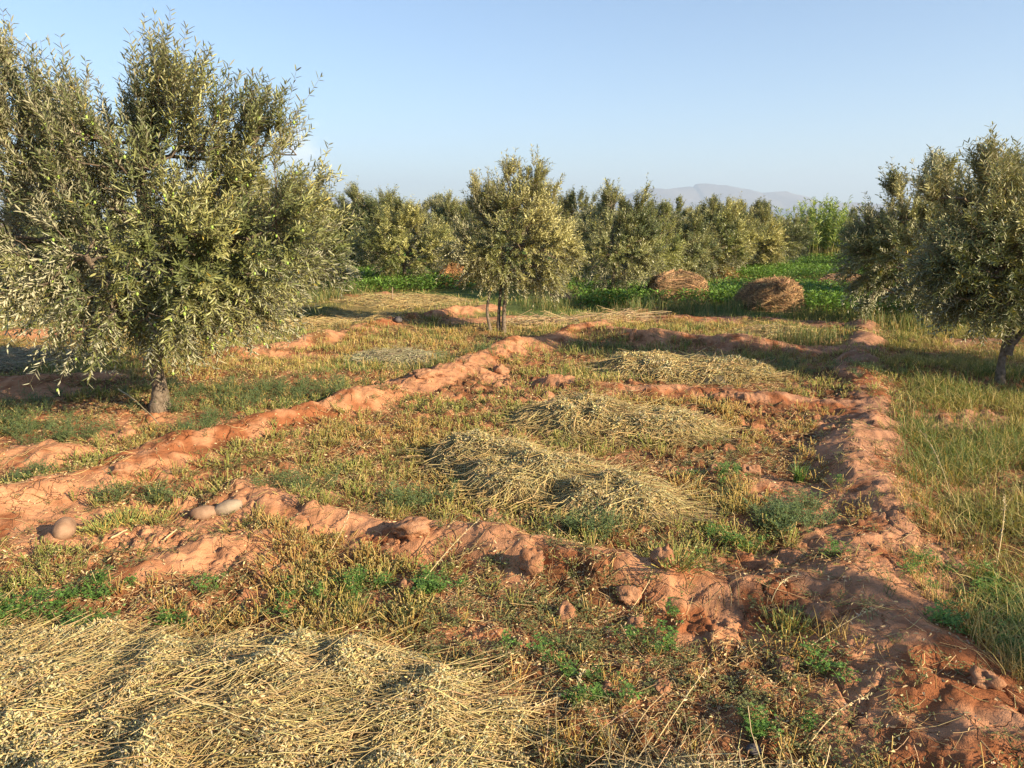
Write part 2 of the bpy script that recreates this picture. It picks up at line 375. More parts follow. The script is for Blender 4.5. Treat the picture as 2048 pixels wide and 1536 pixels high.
# ------------------------------------------------------------------ olive trees
OL_A, OL_B, OL_C = np.array([.22, .23, .080]), np.array([.38, .365, .16]), np.array([.12, .145, .052])
def grow(seed, lobes, stems, nodes, twigs, L=.07, W=.0125, per=28, tw=(.16, .34), up=.75, droop_z=.9, six=True, stepz=.4, drx=0.0, tint=(1, 1, 1), zfloor=0.0):
    """lobes: (x,y,z,rx,ry,rz,weight) in metres from the base; stems: list of (points, radius) -> (trunk mesh, crown mesh, fruit points)"""
    r = np.random.default_rng(seed)
    tk = MB(); cr = MB()
    P, par, cost = [], [], []
    srad = []
    for pts, rad in stems:
        pts = np.array(pts, float); K = 18; t = np.linspace(0, len(pts) - 1, K)
        q = np.stack([np.interp(t, np.arange(len(pts)), pts[:, k]) for k in range(3)], 1)
        for _ in range(2): q[1:-1] = (q[:-2] + 2 * q[1:-1] + q[2:]) / 4
        q[2:, :2] += (r.normal(size=(K - 2, 2)) * rad * .10).cumsum(0) * .4
        rd = rad * (1.0 - .45 * np.linspace(0, 1, K)) * (1 + .45 * np.exp(-np.linspace(0, 1, K) * 9)) * (1 + r.normal(size=K) * .05)
        q[0, 2] -= .06
        tk.tubes(q[None], rd[None], np.array([1., 1, 1]), sides=9)
        s0 = len(P)
        for k in range(K):
            if k >= K * .45:
                P.append(q[k]); par.append(len(P) - 2 if len(P) > s0 + 1 else -1); cost.append((k / K) * .3); srad.append(rd[k])
    nS = len(P)
    ws = np.array([l[6] for l in lobes], float); ws /= ws.sum()
    li = r.choice(len(lobes), nodes, p=ws); lb = np.array([l[:6] for l in lobes])[li]
    u = rdir(nodes, r) * (r.random((nodes, 1)) ** .40) * .88
    A = lb[:, :3] + u * lb[:, 3:]
    A[:, 2] = np.maximum(A[:, 2], .25)
    org = np.mean(P, axis=0); A = A[np.argsort(np.linalg.norm(A - org, axis=1))]
    Pn = np.zeros((nS + nodes * 2, 3)); Pn[:nS] = P; cs = np.zeros(len(Pn)); cs[:nS] = cost; par = par + [0] * (nodes * 2); n = nS
    for p in A:
        d = np.linalg.norm(Pn[:n] - p, axis=1); k = int(np.argmin(d + .45 * cs[:n] + .25 * np.clip(Pn[:n, 2] - p[2], 0, 9)))
        dk = d[k]
        mid = (Pn[k] + p) / 2 + rdir(1, r)[0] * dk * .09 + np.array([0, 0, .05 * dk])
        Pn[n] = mid; par[n] = k; cs[n] = cs[k] + dk * .5
        Pn[n + 1] = p; par[n + 1] = n; cs[n + 1] = cs[n] + dk * .5; n += 2
    Pn = Pn[:n]; par = np.array(par[:n])
    w_ = np.full(n, 1.0)
    for k in range(n - 1, nS - 1, -1): w_[par[k]] += w_[k]
    rad = .0032 * w_ ** .42
    smax = max(s for _, s in stems) * .62
    rad = np.minimum(rad, smax)
    e = np.arange(nS, n); pa = par[e]
    seg = np.stack([Pn[pa], (Pn[pa] + Pn[e]) / 2, Pn[e]], 1)
    r0 = np.minimum(rad[pa], rad[e] * 1.35)
    tk.tubes(seg, np.stack([r0, (r0 + rad[e]) / 2, rad[e]], 1), np.array([1., 1, 1]), sides=5)
    # twigs
    leafn = np.setdiff1d(e, par); pool = np.concatenate([np.repeat(leafn, 3), e])
    src = r.choice(pool, twigs); t = r.random((twigs, 1)) * .6 + .4
    p0 = Pn[par[src]] * (1 - t) + Pn[src] * t
    cen = np.average(lb[:, :3], axis=0)
    loc = unit(Pn[src] - Pn[par[src]])
    out = unit((p0 - cen) * np.array([1, 1, .6]))
    zmin, zmax = A[:, 2].min(), A[:, 2].max()
    zr = ((p0[:, 2] - zmin) / (zmax - zmin))[:, None]
    upv = up * sstep(.10, .75, zr) - droop_z * (1 - sstep(0, .45, zr)) * .55
    d = unit(out * .55 + loc * .45 + rdir(twigs, r) * .55 + np.array([drx, 0, 1.]) * upv)
    ln = r.uniform(tw[0], tw[1], (twigs, 1)) * (1 + .35 * (r.random((twigs, 1)) > .88))
    bend = np.concatenate([np.zeros((twigs, 2)), np.where(zr > .35, .10, -.30) + r.normal(size=(twigs, 1)) * .12], 1) * ln
    hi = (p0 + d * ln + bend)[:, 2] > zfloor; p0, d, ln, bend = p0[hi], d[hi], ln[hi], bend[hi]; twigs = len(p0)
    K = 4; s_ = np.linspace(0, 1, K)[None, :, None]
    TP = p0[:, None] + d[:, None] * ln[:, None] * s_ + bend[:, None] * s_ ** 2
    twc = jit((.16, .125, .075), twigs, r)
    tkc = MB(); cr.tubes(TP, np.linspace(.0022, .0009, K)[None] * np.ones((twigs, 1)), twc, sides=3)
    # leaves in pairs
    m = per // 2
    s1 = (np.arange(m) + .4) / m; s1 = np.repeat(s1[None], twigs, 0) + r.normal(size=(twigs, m)) * .02
    B = p0[:, None] + d[:, None] * ln[:, None] * s1[..., None] + bend[:, None] * s1[..., None] ** 2
    T = unit(d[:, None] * ln[:, None] + 2 * bend[:, None] * s1[..., None])
    ref = unit(np.cross(T, rdir(twigs, r)[:, None] * np.ones((1, m, 1)))); ref2 = np.cross(T, ref)
    ang = (np.arange(m) % 2)[None] * np.pi / 2 + r.normal(size=(twigs, m)) * .4
    q = np.cos(ang)[..., None] * ref + np.sin(ang)[..., None] * ref2
    Bs = np.concatenate([B.reshape(-1, 3)] * 2); Ts = np.concatenate([T.reshape(-1, 3)] * 2); qs = np.concatenate([q.reshape(-1, 3), -q.reshape(-1, 3)])
    N = len(Bs); keep = (r.random(N) > .10) & (Bs[:, 2] > zfloor + r.normal(size=N) * .03)
    Bs, Ts, qs = Bs[keep], Ts[keep], qs[keep]; N = len(Bs)
    ld = unit(Ts * r.uniform(.55, 1.1, (N, 1)) + qs * .75 + r.normal(size=(N, 3)) * .15)
    nr = unit(Ts * .8 - qs * .5 + r.normal(size=(N, 3)) * .25)      # upper face looks along the twig tip
    mixv = np.tile(np.repeat(fbm(p0[:, 0] * 2.1 + 9, p0[:, 2] * 2.1 + p0[:, 1], seed, 2), m), 2)[keep][:, None]
    cc = mixc(OL_C, OL_A, sstep(.3, .55, mixv)); cc = mixc(cc, OL_B, sstep(.5, .75, mixv + r.normal(size=(N, 1)) * .08))
    cc = cc * (1 + r.normal(size=(N, 1)) * .22).clip(.4, 1.8)
    yl = r.random(N) < .012; cc[yl] = np.array([.38, .30, .06]) * r.uniform(.7, 1.1, (yl.sum(), 1))
    cc = cc * np.array(tint)
    cr.leaves(Bs, ld, nr, L * r.uniform(.65, 1.2, N), W * r.uniform(.8, 1.25, N), cc, six=six)
    fr = Bs[r.permutation(N)[:900]]
    return tk.build('trunk', M_bark), cr.build('crown', M_olive), fr
def tree(px_base, py_base, label, data, Ydist=None, scale=1.0, rz=0.0, group=None, name='olive_tree', p=None):
    if p is None: p = at(px_base, py_base)
    o = link(name, None, loc=(p[0], p[1], float(gz(p[0], p[1])[0]) - .01), label=label, cat='olive tree', group=group)
    o.empty_display_size = .2
    link('trunk', data[0], o); link('crown', data[1], o)
    o.scale = (scale,) * 3 if np.isscalar(scale) else scale; o.rotation_euler.z = rz
    return o
def lobes_at(base, Yd, L, ppm=None):
    """photo-measured lobes (px, py, rpx_x, rpx_z, depth offset m, depth radius m, weight) turned into metres round the tree's base"""
    out = []
    for px, py, rx, rz_, dy, ry, wt in L:
        q = atY(px, py, Yd + dy); k = (Yd + dy) / (FPX * cp)
        out.append((q[0] - base[0], q[1] - base[1], q[2], rx * k, ry, rz_ * k, wt))
    return out

# big tree on the left
b1 = at(322, 828)
lob1 = lobes_at(b1, b1[1], [
    (330, 470, 230, 190, 0, 1.0, 9), (130, 430, 190, 190, .1, .9, 6), (470, 500, 160, 150, 0, .8, 6), (290, 600, 260, 120, -.2, .9, 7),
    (305, 630, 130, 60, -.2, .55, 1.8), (130, 560, 110, 90, -.2, .6, 1.5), (75, 345, 110, 105, 0, .6, 3.4), (20, 215, 20, 75, 0, .18, .7), (100, 235, 46, 60, 0, .25, .9), (160, 260, 30, 50, 0, .2, .5), (200, 665, 60, 40, -.2, .4, .5),
    (318, 235, 50, 105, 0, .26, 1.7), (370, 200, 26, 40, 0, .15, .35), (430, 300, 110, 95, 0, .5, 2.6), (545, 290, 50, 50, 0, .25, .6), (590, 420, 50, 110, 0, .5, 1.2), (-90, 520, 130, 160, .2, .9, 3.6), (235, 330, 90, 90, 0, .5, 1.6), (440, 600, 120, 60, -.1, .6, 2.0)])
st1 = [([(0, 0, 0), (.0, .02, .15), (-.02, 0, .35), (.03, 0, .55)], .074), ([(.03, 0, .5), (.02, 0, .9), (-.02, .05, 1.6), (-.01, .05, 2.3)], .045),
       ([(.02, 0, .5), (-.3, .05, .85), (-.75, .1, 1.3), (-1.05, .1, 2.0)], .042), ([(.02, 0, .5), (.3, -.05, .9), (.65, 0, 1.3)], .040), ([(.0, 0, .5), (-.1, -.3, .9), (-.2, -.5, 1.3)], .035)]
T1 = grow(11, lob1, st1, 950, 3700, L=.068, W=.0115, per=26, tw=(.16, .42), up=1.0, droop_z=.7, zfloor=.36)
t1 = tree(0, 0, 'largest olive tree, bearing green olives, its trunk rising from cracked red earth', T1, p=b1)
t1.location.z = float(gz(b1[0], b1[1])[0])
# green olives: a hundred single fruits and the rest as one part
def blob(name, mat, rx, ry, rz_, seg=10, rings=7, seed=0, amp=0.0, freq=2.0, flat=0):
    r = np.random.default_rng(seed)
    th = np.linspace(0, 2 * np.pi, seg, endpoint=False); ph = np.linspace(0, np.pi, rings + 1)
    T_, P_ = np.meshgrid(th, ph); d = np.stack([np.sin(P_) * np.cos(T_), np.sin(P_) * np.sin(T_), np.cos(P_)], -1)
    rad = np.ones(T_.shape)
    if amp:
        for k in range(3):
            o = r.random(3) * 50; f = freq * 2 ** k
            rad += amp / 1.7 ** k * 2 * ((noise(d[..., 0] * f + o[0], d[..., 1] * f + o[1] + d[..., 2] * f * 1.3, 3 + k)) - .5)
    V = d * rad[..., None] * np.array([rx, ry, rz_])
    i, j = np.meshgrid(np.arange(rings), np.arange(seg), indexing='ij'); j2 = (j + 1) % seg
    Q = np.stack([i * seg + j, (i + 1) * seg + j, (i + 1) * seg + j2, i * seg + j2], -1).reshape(-1, 4)
    return mesh_from(name, V.reshape(-1, 3), Q, np.ones((V.size // 3, 3)), True, [mat])
fm = blob('olive', M_fruit, .0095, .0095, .0135, 8, 6)
fr = T1[2]; fr = fr[(fr[:, 2] < 2.4)]
fr = fr[np.argsort(fr[:, 1])]; fr = fr[:620][np.random.default_rng(5).permutation(min(620, len(fr)))]
for q in fr[:100]:
    o = link('olive', fm, t1, loc=tuple(q + np.array([0, -.01, -.016])))
V0 = np.array([v.co for v in fm.vertices]); Q0 = np.array([list(pp.vertices) for pp in fm.polygons])
rest = fr[100:520]
Vr = (V0[None] + (rest + np.array([0, -.01, -.016]))[:, None]).reshape(-1, 3); Qr = (Q0[None] + (np.arange(len(rest)) * len(V0))[:, None, None]).reshape(-1, 4)
link('olive_fruit', mesh_from('olive_fruit', Vr, Qr, np.ones((len(Vr), 3)), True, [M_fruit]), t1, kind='stuff')

# the slender tree in the middle
b2 = at(1008, 664)
lob2 = lobes_at(b2, b2[1], [(1035, 470, 120, 95, 0, .75, 6), (1060, 390, 60, 60, 0, .4, 1.8), (985, 410, 48, 45, 0, .3, 1.2), (960, 510, 75, 50, -.1, .5, 2.2), (1110, 520, 50, 55, 0, .5, 2.0), (1050, 545, 80, 22, 0, .5, 1.2), (1000, 550, 30, 15, -.1, .3, .2), (1075, 345, 18, 25, 0, .12, .3), (1020, 352, 14, 22, 0, .1, .2)])
st2 = [([(0, 0, 0), (.0, 0, .3), (.03, 0, .7), (.10, 0, 1.2)], .034), ([(-.085, .03, 0), (-.075, .05, .35), (-.02, .05, .8), (-.05, .05, 1.3)], .028), ([(-.20, 0, 0), (-.26, 0, .35), (-.20, 0, .65), (-.30, .0, 1.0)], .024)]
T2 = grow(22, lob2, st2, 520, 2500, L=.060, W=.0115, per=22, tw=(.13, .28), up=1.1, zfloor=.35, tint=(1.12, 1.1, 1.05))
tree(0, 0, 'slender olive tree in mid field with three thin bare stems', T2, p=b2)

# tree on the right edge
b3 = at(1998, 772)
lob3 = lobes_at(b3, b3[1], [(1995, 530, 125, 95, 0, .8, 7), (2090, 490, 110, 120, 0, .8, 4), (1965, 430, 75, 60, 0, .45, 2.2), (1975, 365, 22, 32, 0, .15, .6), (1880, 395, 14, 28, 0, .12, .3), (1900, 560, 55, 75, -.1, .5, 1.6), (1955, 615, 70, 35, -.1, .5, 1.3), (2050, 600, 70, 45, -.1, .5, 1.2), (2020, 375, 22, 28, 0, .15, .4)])
st3 = [([(0, 0, 0), (-.01, 0, .2), (.0, 0, .42), (.02, 0, .62)], .042), ([(.03, 0, .35), (.18, 0, .55), (.42, 0, .85)], .034), ([(.03, 0, .5), (.0, 0, .9), (-.1, 0, 1.4)], .036)]
T3 = grow(33, lob3, st3, 600, 2100, L=.064, W=.0115, per=24, tw=(.14, .32), up=.9, droop_z=.5, zfloor=.42)
tree(0, 0, 'olive tree cut by the right edge, grey forked trunk in long grass', T3, p=b3)

# dark tree behind it
p4 = atY(1850, 600, 11.6); p4[2] = 0
lob4 = lobes_at(p4, p4[1], [(1800, 490, 95, 80, 0, .9, 6), (1880, 450, 80, 85, 0, .8, 4), (1745, 520, 55, 70, 0, .6, 2.2), (1790, 400, 22, 36, 0, .2, .6), (1880, 360, 36, 45, 0, .3, 1.0), (1840, 580, 90, 45, 0, .7, 2.4), (1740, 590, 25, 30, -.2, .3, .4)])
T4 = grow(44, lob4, [([(0, 0, 0), (0, 0, .4), (.1, 0, .9)], .06)], 520, 2000, L=.068, W=.015, per=22, tw=(.15, .30), up=.7)
tree(0, 0, 'dark shaded olive tree with a pointed spire, overlapped by the tree at right edge', T4, p=p4)

# background stock of crowns, shared between the trees of the grove
PROTO = []
for k in range(6):
    rk = np.random.default_rng(100 + k); L_ = []
    Hh = 2.5
    L_.append((0, 0, 1.28, 1.12, 1.12, 1.05, 9))
    for q in range(7):
        an = rk.random() * 6.28; rad = rk.uniform(.45, .85)
        L_.append((math.cos(an) * rad, math.sin(an) * rad, rk.uniform(.55, 1.9), .5, .5, .55, 1.8))
    for q in range(5):
        an = rk.random() * 6.28; rad = rk.uniform(.1, .65)
        L_.append((math.cos(an) * rad, math.sin(an) * rad, rk.uniform(2.0, 2.45), .17, .17, .38, .6))
    PROTO.append(grow(200 + k, L_, [([(0, 0, 0), (rk.normal() * .04, 0, .35), (rk.normal() * .08, 0, .9)], .06)], 420, 2300, L=.080, W=.019, per=20, tw=(.16, .36), up=1.1, six=False, tint=[(1.15, 1.15, 1.0), (.85, .9, .9), (1.05, 1.12, .9), (.95, 1.0, 1.1), (1.25, 1.2, 1.05), (.8, .85, .8)][k]))
GROVE = 'olive trees of the grove behind the field'
# (photo x, base y, top y, proto, width factor, label)
BG = [
    (812, 572, 392, 0, 1.05, 'low round olive tree directly left of the slender one, dark hollow under its crown'),
    (745, 548, 368, 1, .95, 'tall-topped olive tree whose lone tuft rises just right of the first gap in the grove'),
    (690, 545, 378, 2, .95, 'olive tree at the left end of the visible grove, green crop at its foot'),
    (880, 546, 372, 3, .95, 'grove olive tree with a dark notched top, seen left of the slender tree'),
    (930, 548, 392, 4, .9, 'grove olive tree half hidden by the left flank of the slender tree'),
    (1150, 556, 378, 5, 1.0, 'grove olive tree peeping out right of the slender mid field tree'),
    (1227, 600, 360, 1, .80, 'upright olive tree with one thin dark stem, left of the square haystack'),
    (1285, 575, 402, 2, .95, 'shadowy olive tree right behind the upright single-stemmed one'),
    (1355, 566, 408, 3, 1.05, 'olive tree whose low crown hangs just behind the square haystack'),
    (1425, 556, 386, 0, .95, 'olive tree with a pale spiky top, behind the small straw heap'),
    (1490, 545, 402, 4, .95, 'olive tree standing between the pale spiky one and the broad one by the reeds'),
    (1535, 538, 396, 5, 1.05, 'broad olive tree beside the bright green crop, two crowns left of the reeds'),
    (1580, 528, 428, 1, .85, 'small dusky olive tree touching the left side of the reed clump'),
    (1735, 530, 412, 2, .95, 'olive tree just right of the reed clump'),
    (1790, 545, 420, 3, 1.0, 'olive tree mostly hidden behind the dark spired one'),
    (1690, 514, 432, 4, .9, 'distant olive tree peeking over the right shoulder of the reeds'),
    (500, 640, 322, 0, 1.15, 'bushy olive tree close behind the right side of the largest tree'),
    (590, 590, 372, 3, 1.0, 'olive tree behind the bushy one, beside the cone of straw'),
    (60, 590, 350, 5, 1.05, 'olive tree seen through the left side of the largest tree'),
    (235, 575, 366, 2, 1.0, 'olive tree hidden behind the middle of the largest tree'),
    (390, 570, 372, 4, 1.0, 'olive tree behind the largest tree, between its middle and right side'),
    (1960, 575, 400, 0, 1.0, 'olive tree glimpsed through the crown of the tree on the right edge'),
]
for k, (px, pb, pt, pr, wf, lb) in enumerate(BG):
    p = at(px, pb); d = p[1]
    hgt = atY(px, pt, d)[2]
    s = hgt / 2.88
    tree(0, 0, lb, PROTO[pr], p=p, scale=(s * wf * 1.36 * rng.uniform(.92, 1.08), s * wf * 1.3, s), rz=rng.random() * 6.28, group=GROVE)
# deeper rows
deep = np.random.default_rng(77); names = []
row2 = [(655, 36, 'faint'), (720, 40, ''), (790, 38, ''), (850, 42, ''), (905, 39, ''), (965, 41, ''), (1040, 44, ''), (1100, 38, ''), (1180, 41, ''), (1250, 37, ''), (1320, 40, ''), (1390, 39, ''), (1460, 37, ''), (1520, 42, '')]
where = ['left of the tall-topped one', 'under the tall-topped one', 'over the shoulder of the low round tree', 'behind the dark notched top', 'left of the slender tree crown', 'behind the left half of the slender tree', 'behind the right half of the slender tree', 'right of the slender tree crown',
         'left of the upright single-stemmed tree', 'behind the upright single-stemmed tree', 'over the low crown by the square haystack', 'left of the pale spiky top', 'right of the pale spiky top', 'behind the broad tree by the reeds']
for (px, d, _), wh in zip(row2, where):
    p = atY(px, 500, d); p[2] = 0; s = deep.uniform(.88, 1.08)
    tree(0, 0, 'far olive tree of the second row, ' + wh, PROTO[int(deep.integers(6))], p=p, scale=(s * 1.3, s * 1.3, s), rz=deep.random() * 6.28, group='olive trees of the far second row')
# trees beyond the right edge that throw the dappled shade
PROTO.append(grow(300, [(0, 0, 1.5, .8, .8, .8, 5), (.3, 0, 2.2, .3, .3, .4, 1), (-.3, .3, 2.0, .3, .3, .4, 1)], [([(0, 0, 0), (.02, 0, .35), (.06, 0, .9)], .05)], 220, 300, L=.075, W=.016, per=20, six=False))
for (qx, qy, s, k) in [(6.3, -.7, 1.0, 6), (8.6, 5.6, 1.05, 2), (12.0, 9.5, 1.1, 3), (9.5, 13.5, 1.1, 4), (13, 15, 1.1, 5)]:
    tree(0, 0, 'olive tree beyond the right edge whose shade falls on the plots', PROTO[k], p=np.array([qx, qy, 0]), scale=s, rz=qx, group='olive trees beyond the right edge')

# ------------------------------------------------------------------ reeds
rb = at(1640, 519); r_ = np.random.default_rng(9)
reed = link('reed_clump', None, loc=(rb[0], rb[1], 0), label='tall clump of green giant reeds at the far edge of the green crop', cat='reeds')
ms, ml = MB(), MB()
n = 190; q0 = r_.normal(size=(n, 2)) * np.array([.62, .5]); lean = q0 * .42 + r_.normal(size=(n, 2)) * .16
hh = r_.uniform(1.5, 2.85, n) * (1 - .16 * np.abs(q0[:, 0]))
K = 7; s_ = np.linspace(0, 1, K)[None, :, None]
PP = np.zeros((n, K, 3)); PP[:, :, :2] = q0[:, None] + lean[:, None] * s_ ** 1.6; PP[:, :, 2] = hh[:, None] * s_[..., 0]
cs = mixc(np.array([.40, .33, .12]), np.array([.16, .24, .06]), np.clip(s_ * 1.6, 0, 1)) * np.ones((n, 1, 1))
ms.tubes(PP, .014 * (1 - .7 * s_[..., 0]) * np.ones((n, 1)), cs, 4)
for k in range(26):
    t = r_.uniform(.28, .99, n); b = np.stack([q0[:, 0] + lean[:, 0] * t ** 1.6, q0[:, 1] + lean[:, 1] * t ** 1.6, hh * t], 1)
    az = r_.random(n) * 6.28; L = r_.uniform(.35, .62, n) * (1.2 - .6 * t)
    dd = np.stack([np.cos(az) * .6, np.sin(az) * .6, np.full(n, .8)], 1); s2 = np.linspace(0, 1, 4)[None, :, None]
    bl = b[:, None] + dd[:, None] * L[:, None, None] * s2; bl[:, :, 2] -= (L[:, None] * .55) * s2[..., 0] ** 2.4
    sd = unit(np.cross(dd, rdir(n, r_)))
    ml.blades(bl, np.array([.8, 1, .7, .05])[None] * .036 * np.ones((n, 1)), sd, jit((.24, .31, .085), n, r_, .2))
link('stems', ms.build('stems', M_green), reed); link('leaves', ml.build('leaves', M_green), reed)

# ------------------------------------------------------------------ ground cover masks
# cut hay piles: blobs in metres (cx, cy, rx, ry, h, rot)
def blob_px(px, py, rx, ry, h, rot=0): q = at(px, py); return (q[0], q[1], rx, ry, h, rot)
PILES = {
    'front': [(-1.05, 1.80, 1.15, .78, .17, .0), (-.72, 2.10, .44, .45, .18, .2), (-1.9, 2.2, .8, .50, .12, .0), (-.62, 1.75, .34, .45, .15, 0)],
    'fan': [(.36, 1.70, .38, .24, .10, .1), (.62, 1.70, .30, .25, .09, 0)],
    'mid': [blob_px(985, 935, .46, .32, .21, -.3), blob_px(1080, 975, .48, .32, .20, -.2), blob_px(1235, 1020, .40, .28, .20, -.2)],
    'second': [blob_px(1170, 855, .48, .33, .19, 0), blob_px(1310, 865, .52, .31, .19, 0)],
    'third': [blob_px(1310, 745, .55, .50, .17, 0), blob_px(1420, 750, .65, .50, .15, 0)],
    'fourth': [blob_px(1550, 676, .55, .5, .15, 0)],
    'grey': [blob_px(790, 722, .55, .38, .09, 0)],
    'leftflat': [blob_px(590, 655, 1.1, .55, .10, 0), blob_px(700, 650, .7, .5, .09, 0)],
    'shade': [blob_px(40, 722, .9, .6, .12, 0), blob_px(-60, 735, .8, .6, .12, 0)],
    'canes': [blob_px(1110, 648, .9, .45, .07, 0), blob_px(1230, 640, .7, .4, .06, 0)],
    'backflat': [blob_px(820, 605, 1.4, .8, .10, 0)],
}
def pile_h(bl, x, y):
    h = np.zeros(np.shape(x)); nn = (fbm(x * 4.5, y * 4.5, 83, 3) - .5) * .55; n2_ = fbm(x * 9, y * 9, 85, 2)
    for cx, cy, rx, ry, hh_, ro in bl:
        dx, dy = x - cx, y - cy; u = (dx * math.cos(ro) + dy * math.sin(ro)) / rx; v = (-dx * math.sin(ro) + dy * math.cos(ro)) / ry
        d = np.sqrt(u * u + v * v) + nn
        h = np.maximum(h, hh_ * np.clip(1 - d * d, 0, 1) ** .55 * (.5 + .85 * n2_))
    return h
ALLP = sum(PILES.values(), [])

# ------------------------------------------------------------------ scatter
def scatter(n, x0, x1, y0, y1, dens, r, ypow=2.0):
    """random places; nearer ones are more, as 1/y**ypow with the wedge widening"""
    u = r.random(n * 3)
    if ypow == 0: y = y0 + (y1 - y0) * u
    else:
        k = 1 - ypow + 1e-6
        y = (y0 ** k + u * (y1 ** k - y0 ** k)) ** (1 / k)
    x = (r.random(n * 3) * 2 - 1) * (y * .78 + .7)
    if x0 is not None: x = x0 + (x1 - x0) * r.random(n * 3)
    d = dens(x, y); k = r.random(n * 3) < d
    return x[k][:n], y[k][:n]
_h0, _rb, _bb = None, None, None
def soilmask(x, y):
    m = (np.abs(x) < 16) & (y > .5) & (y < 20); B = np.zeros(x.shape)
    _, b = ridge(x[m], y[m]); B[m] = np.maximum(b, bare(x[m], y[m])); return B
EDGE = np.array([at(p, q)[:2] for p, q in [(2048, 1420), (1960, 1330), (1890, 1200), (1850, 1080), (1830, 960), (1800, 860), (1800, 760), (1790, 690), (1790, 640), (1800, 600)]])
def right_side(x, y):
    """0..1, the grassy strip right of the long ridge"""
    e = np.interp(y, EDGE[:, 1], EDGE[:, 0]); return sstep(-.10, .15, x - e + (fbm(x * 2, y * 2, 35, 2) - .5) * .35)
def ysel(px, py): return at(px, py)[1]

def tuft_stubble():
    r = np.random.default_rng(301); mb = MB()
    def dens(x, y):
        p = sstep(.36, .58, fbm(x * 1.3, y * 1.3, 15, 3)) * .85 * sstep(.40, .52, fbm(x * 5, y * 5, 16, 3)) + .05
        return p * (1 - soilmask(x, y)) * (1 - .92 * right_side(x, y)) * (pile_h(ALLP, x, y) < .035)
    x, y = scatter(8200, None, None, 1.4, 12.5, dens, r, .8)
    z = gz(x, y)
    n = len(x); ns = 10
    far_ = sstep(2, 9, y)
    hgt = (r.uniform(.03, .078, n) * (1 + .25 * far_))[:, None] * r.uniform(.35, 1.25, (n, ns))
    spread = r.uniform(.008, .035, n)[:, None]
    ox, oy = r.normal(size=(n, ns)) * spread, r.normal(size=(n, ns)) * spread
    lx, ly = ox * 1.0 + r.normal(size=(n, ns)) * .012, oy * 1.0 + r.normal(size=(n, ns)) * .012
    b = np.stack([x[:, None] + ox, y[:, None] + oy, np.repeat(z[:, None], ns, 1) - .004], -1).reshape(-1, 3)
    t = b + np.stack([lx, ly, hgt], -1).reshape(-1, 3)
    P = np.stack([b, (b + t) / 2 + r.normal(size=b.shape) * .0015, t], 1)
    wdt = np.repeat((.0017 + .0010 * far_) * r.uniform(.7, 1.3, n), ns)
    cm = fbm(x * .9, y * .9, 19, 3)
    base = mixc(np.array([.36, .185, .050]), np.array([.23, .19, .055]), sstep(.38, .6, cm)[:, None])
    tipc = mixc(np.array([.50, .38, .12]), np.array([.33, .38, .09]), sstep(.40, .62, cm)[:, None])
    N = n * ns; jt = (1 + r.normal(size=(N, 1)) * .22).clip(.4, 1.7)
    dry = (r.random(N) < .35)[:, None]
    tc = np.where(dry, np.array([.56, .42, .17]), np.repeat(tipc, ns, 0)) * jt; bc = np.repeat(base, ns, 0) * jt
    k = r.random(N) < .92
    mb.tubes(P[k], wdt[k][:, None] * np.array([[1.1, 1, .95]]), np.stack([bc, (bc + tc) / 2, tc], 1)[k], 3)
    # little dry leaves on the stalks
    q = r.integers(0, N, 90000); bb_ = P[q, 1] + (P[q, 2] - P[q, 1]) * r.random((len(q), 1)); az = rdir(len(q), r); az[:, 2] = np.abs(az[:, 2]) * .5 + .1
    sc = 1 + .6 * sstep(2, 9, bb_[:, 1])
    mb.leaves(bb_, az, rdir(len(q), r), r.uniform(.006, .017, len(q)) * sc, r.uniform(.003, .006, len(q)) * sc, np.where((r.random(len(q)) < .45)[:, None], jit((.22, .27, .08), len(q), r), jit((.45, .36, .17), len(q), r)), six=False)
    link('stubble', mb.build('stubble', M_green), kind='stuff', label='cut yellow and olive stubble stalks standing over the plots', cat='stubble')
tuft_stubble()

def litter():
    r = np.random.default_rng(302); mb = MB()
    def dens(x, y): return (.25 + .75 * sstep(.35, .6, fbm(x * 1.7, y * 1.7, 25, 3))) * (1 - .80 * soilmask(x, y)) * (1 - .6 * right_side(x, y))
    x, y = scatter(46000, None, None, 1.3, 12.5, dens, r, .7); n = len(x)
    az = r.random(n) * 6.28; L = r.uniform(.02, .11, n) * (1 + 1.2 * (r.random(n) < .08)); K = 4
    s_ = (np.linspace(-.5, .5, K))[None]; bend = r.normal(size=(n, 1)) * .12
    xx = x[:, None] + np.cos(az)[:, None] * L[:, None] * s_ - np.sin(az)[:, None] * L[:, None] * bend * s_ ** 2 * 2
    yy = y[:, None] + np.sin(az)[:, None] * L[:, None] * s_ + np.cos(az)[:, None] * L[:, None] * bend * s_ ** 2 * 2
    zz = gz(xx.ravel(), yy.ravel()).reshape(n, K) + r.uniform(.001, .008, (n, 1)) + s_ * r.normal(size=(n, 1)) * L[:, None] * .25
    zz = np.maximum(zz, gz(xx.ravel(), yy.ravel()).reshape(n, K) + .0015)
    mb.tubes(np.stack([xx, yy, zz], -1), (.0007 + .00018 * y) * r.uniform(.7, 1.3, n), np.where((r.random(n) < .65)[:, None], jit((.50, .36, .17), n, r), jit((.33, .17, .07), n, r)), 3)
    # curled dry leaflets
    x, y = scatter(50000, None, None, 1.3, 11, dens, r, .8); n = len(x)
    b = np.stack([x, y, gz(x, y) + r.uniform(.001, .01, n)], 1); d = rdir(n, r); d[:, 2] *= .35
    mb.leaves(b, d, unit(rdir(n, r) + np.array([0, 0, .8])), r.uniform(.008, .02, n) * (1 + .06 * y), r.uniform(.003, .007, n) * (1 + .08 * y), jit((.46, .36, .20), n, r, .3), six=True, curl=.35)
    link('straw_litter', mb.build('straw_litter', M_straw), kind='stuff', label='dry straw bits and curled leaflets strewn over the soil', cat='litter')
litter()

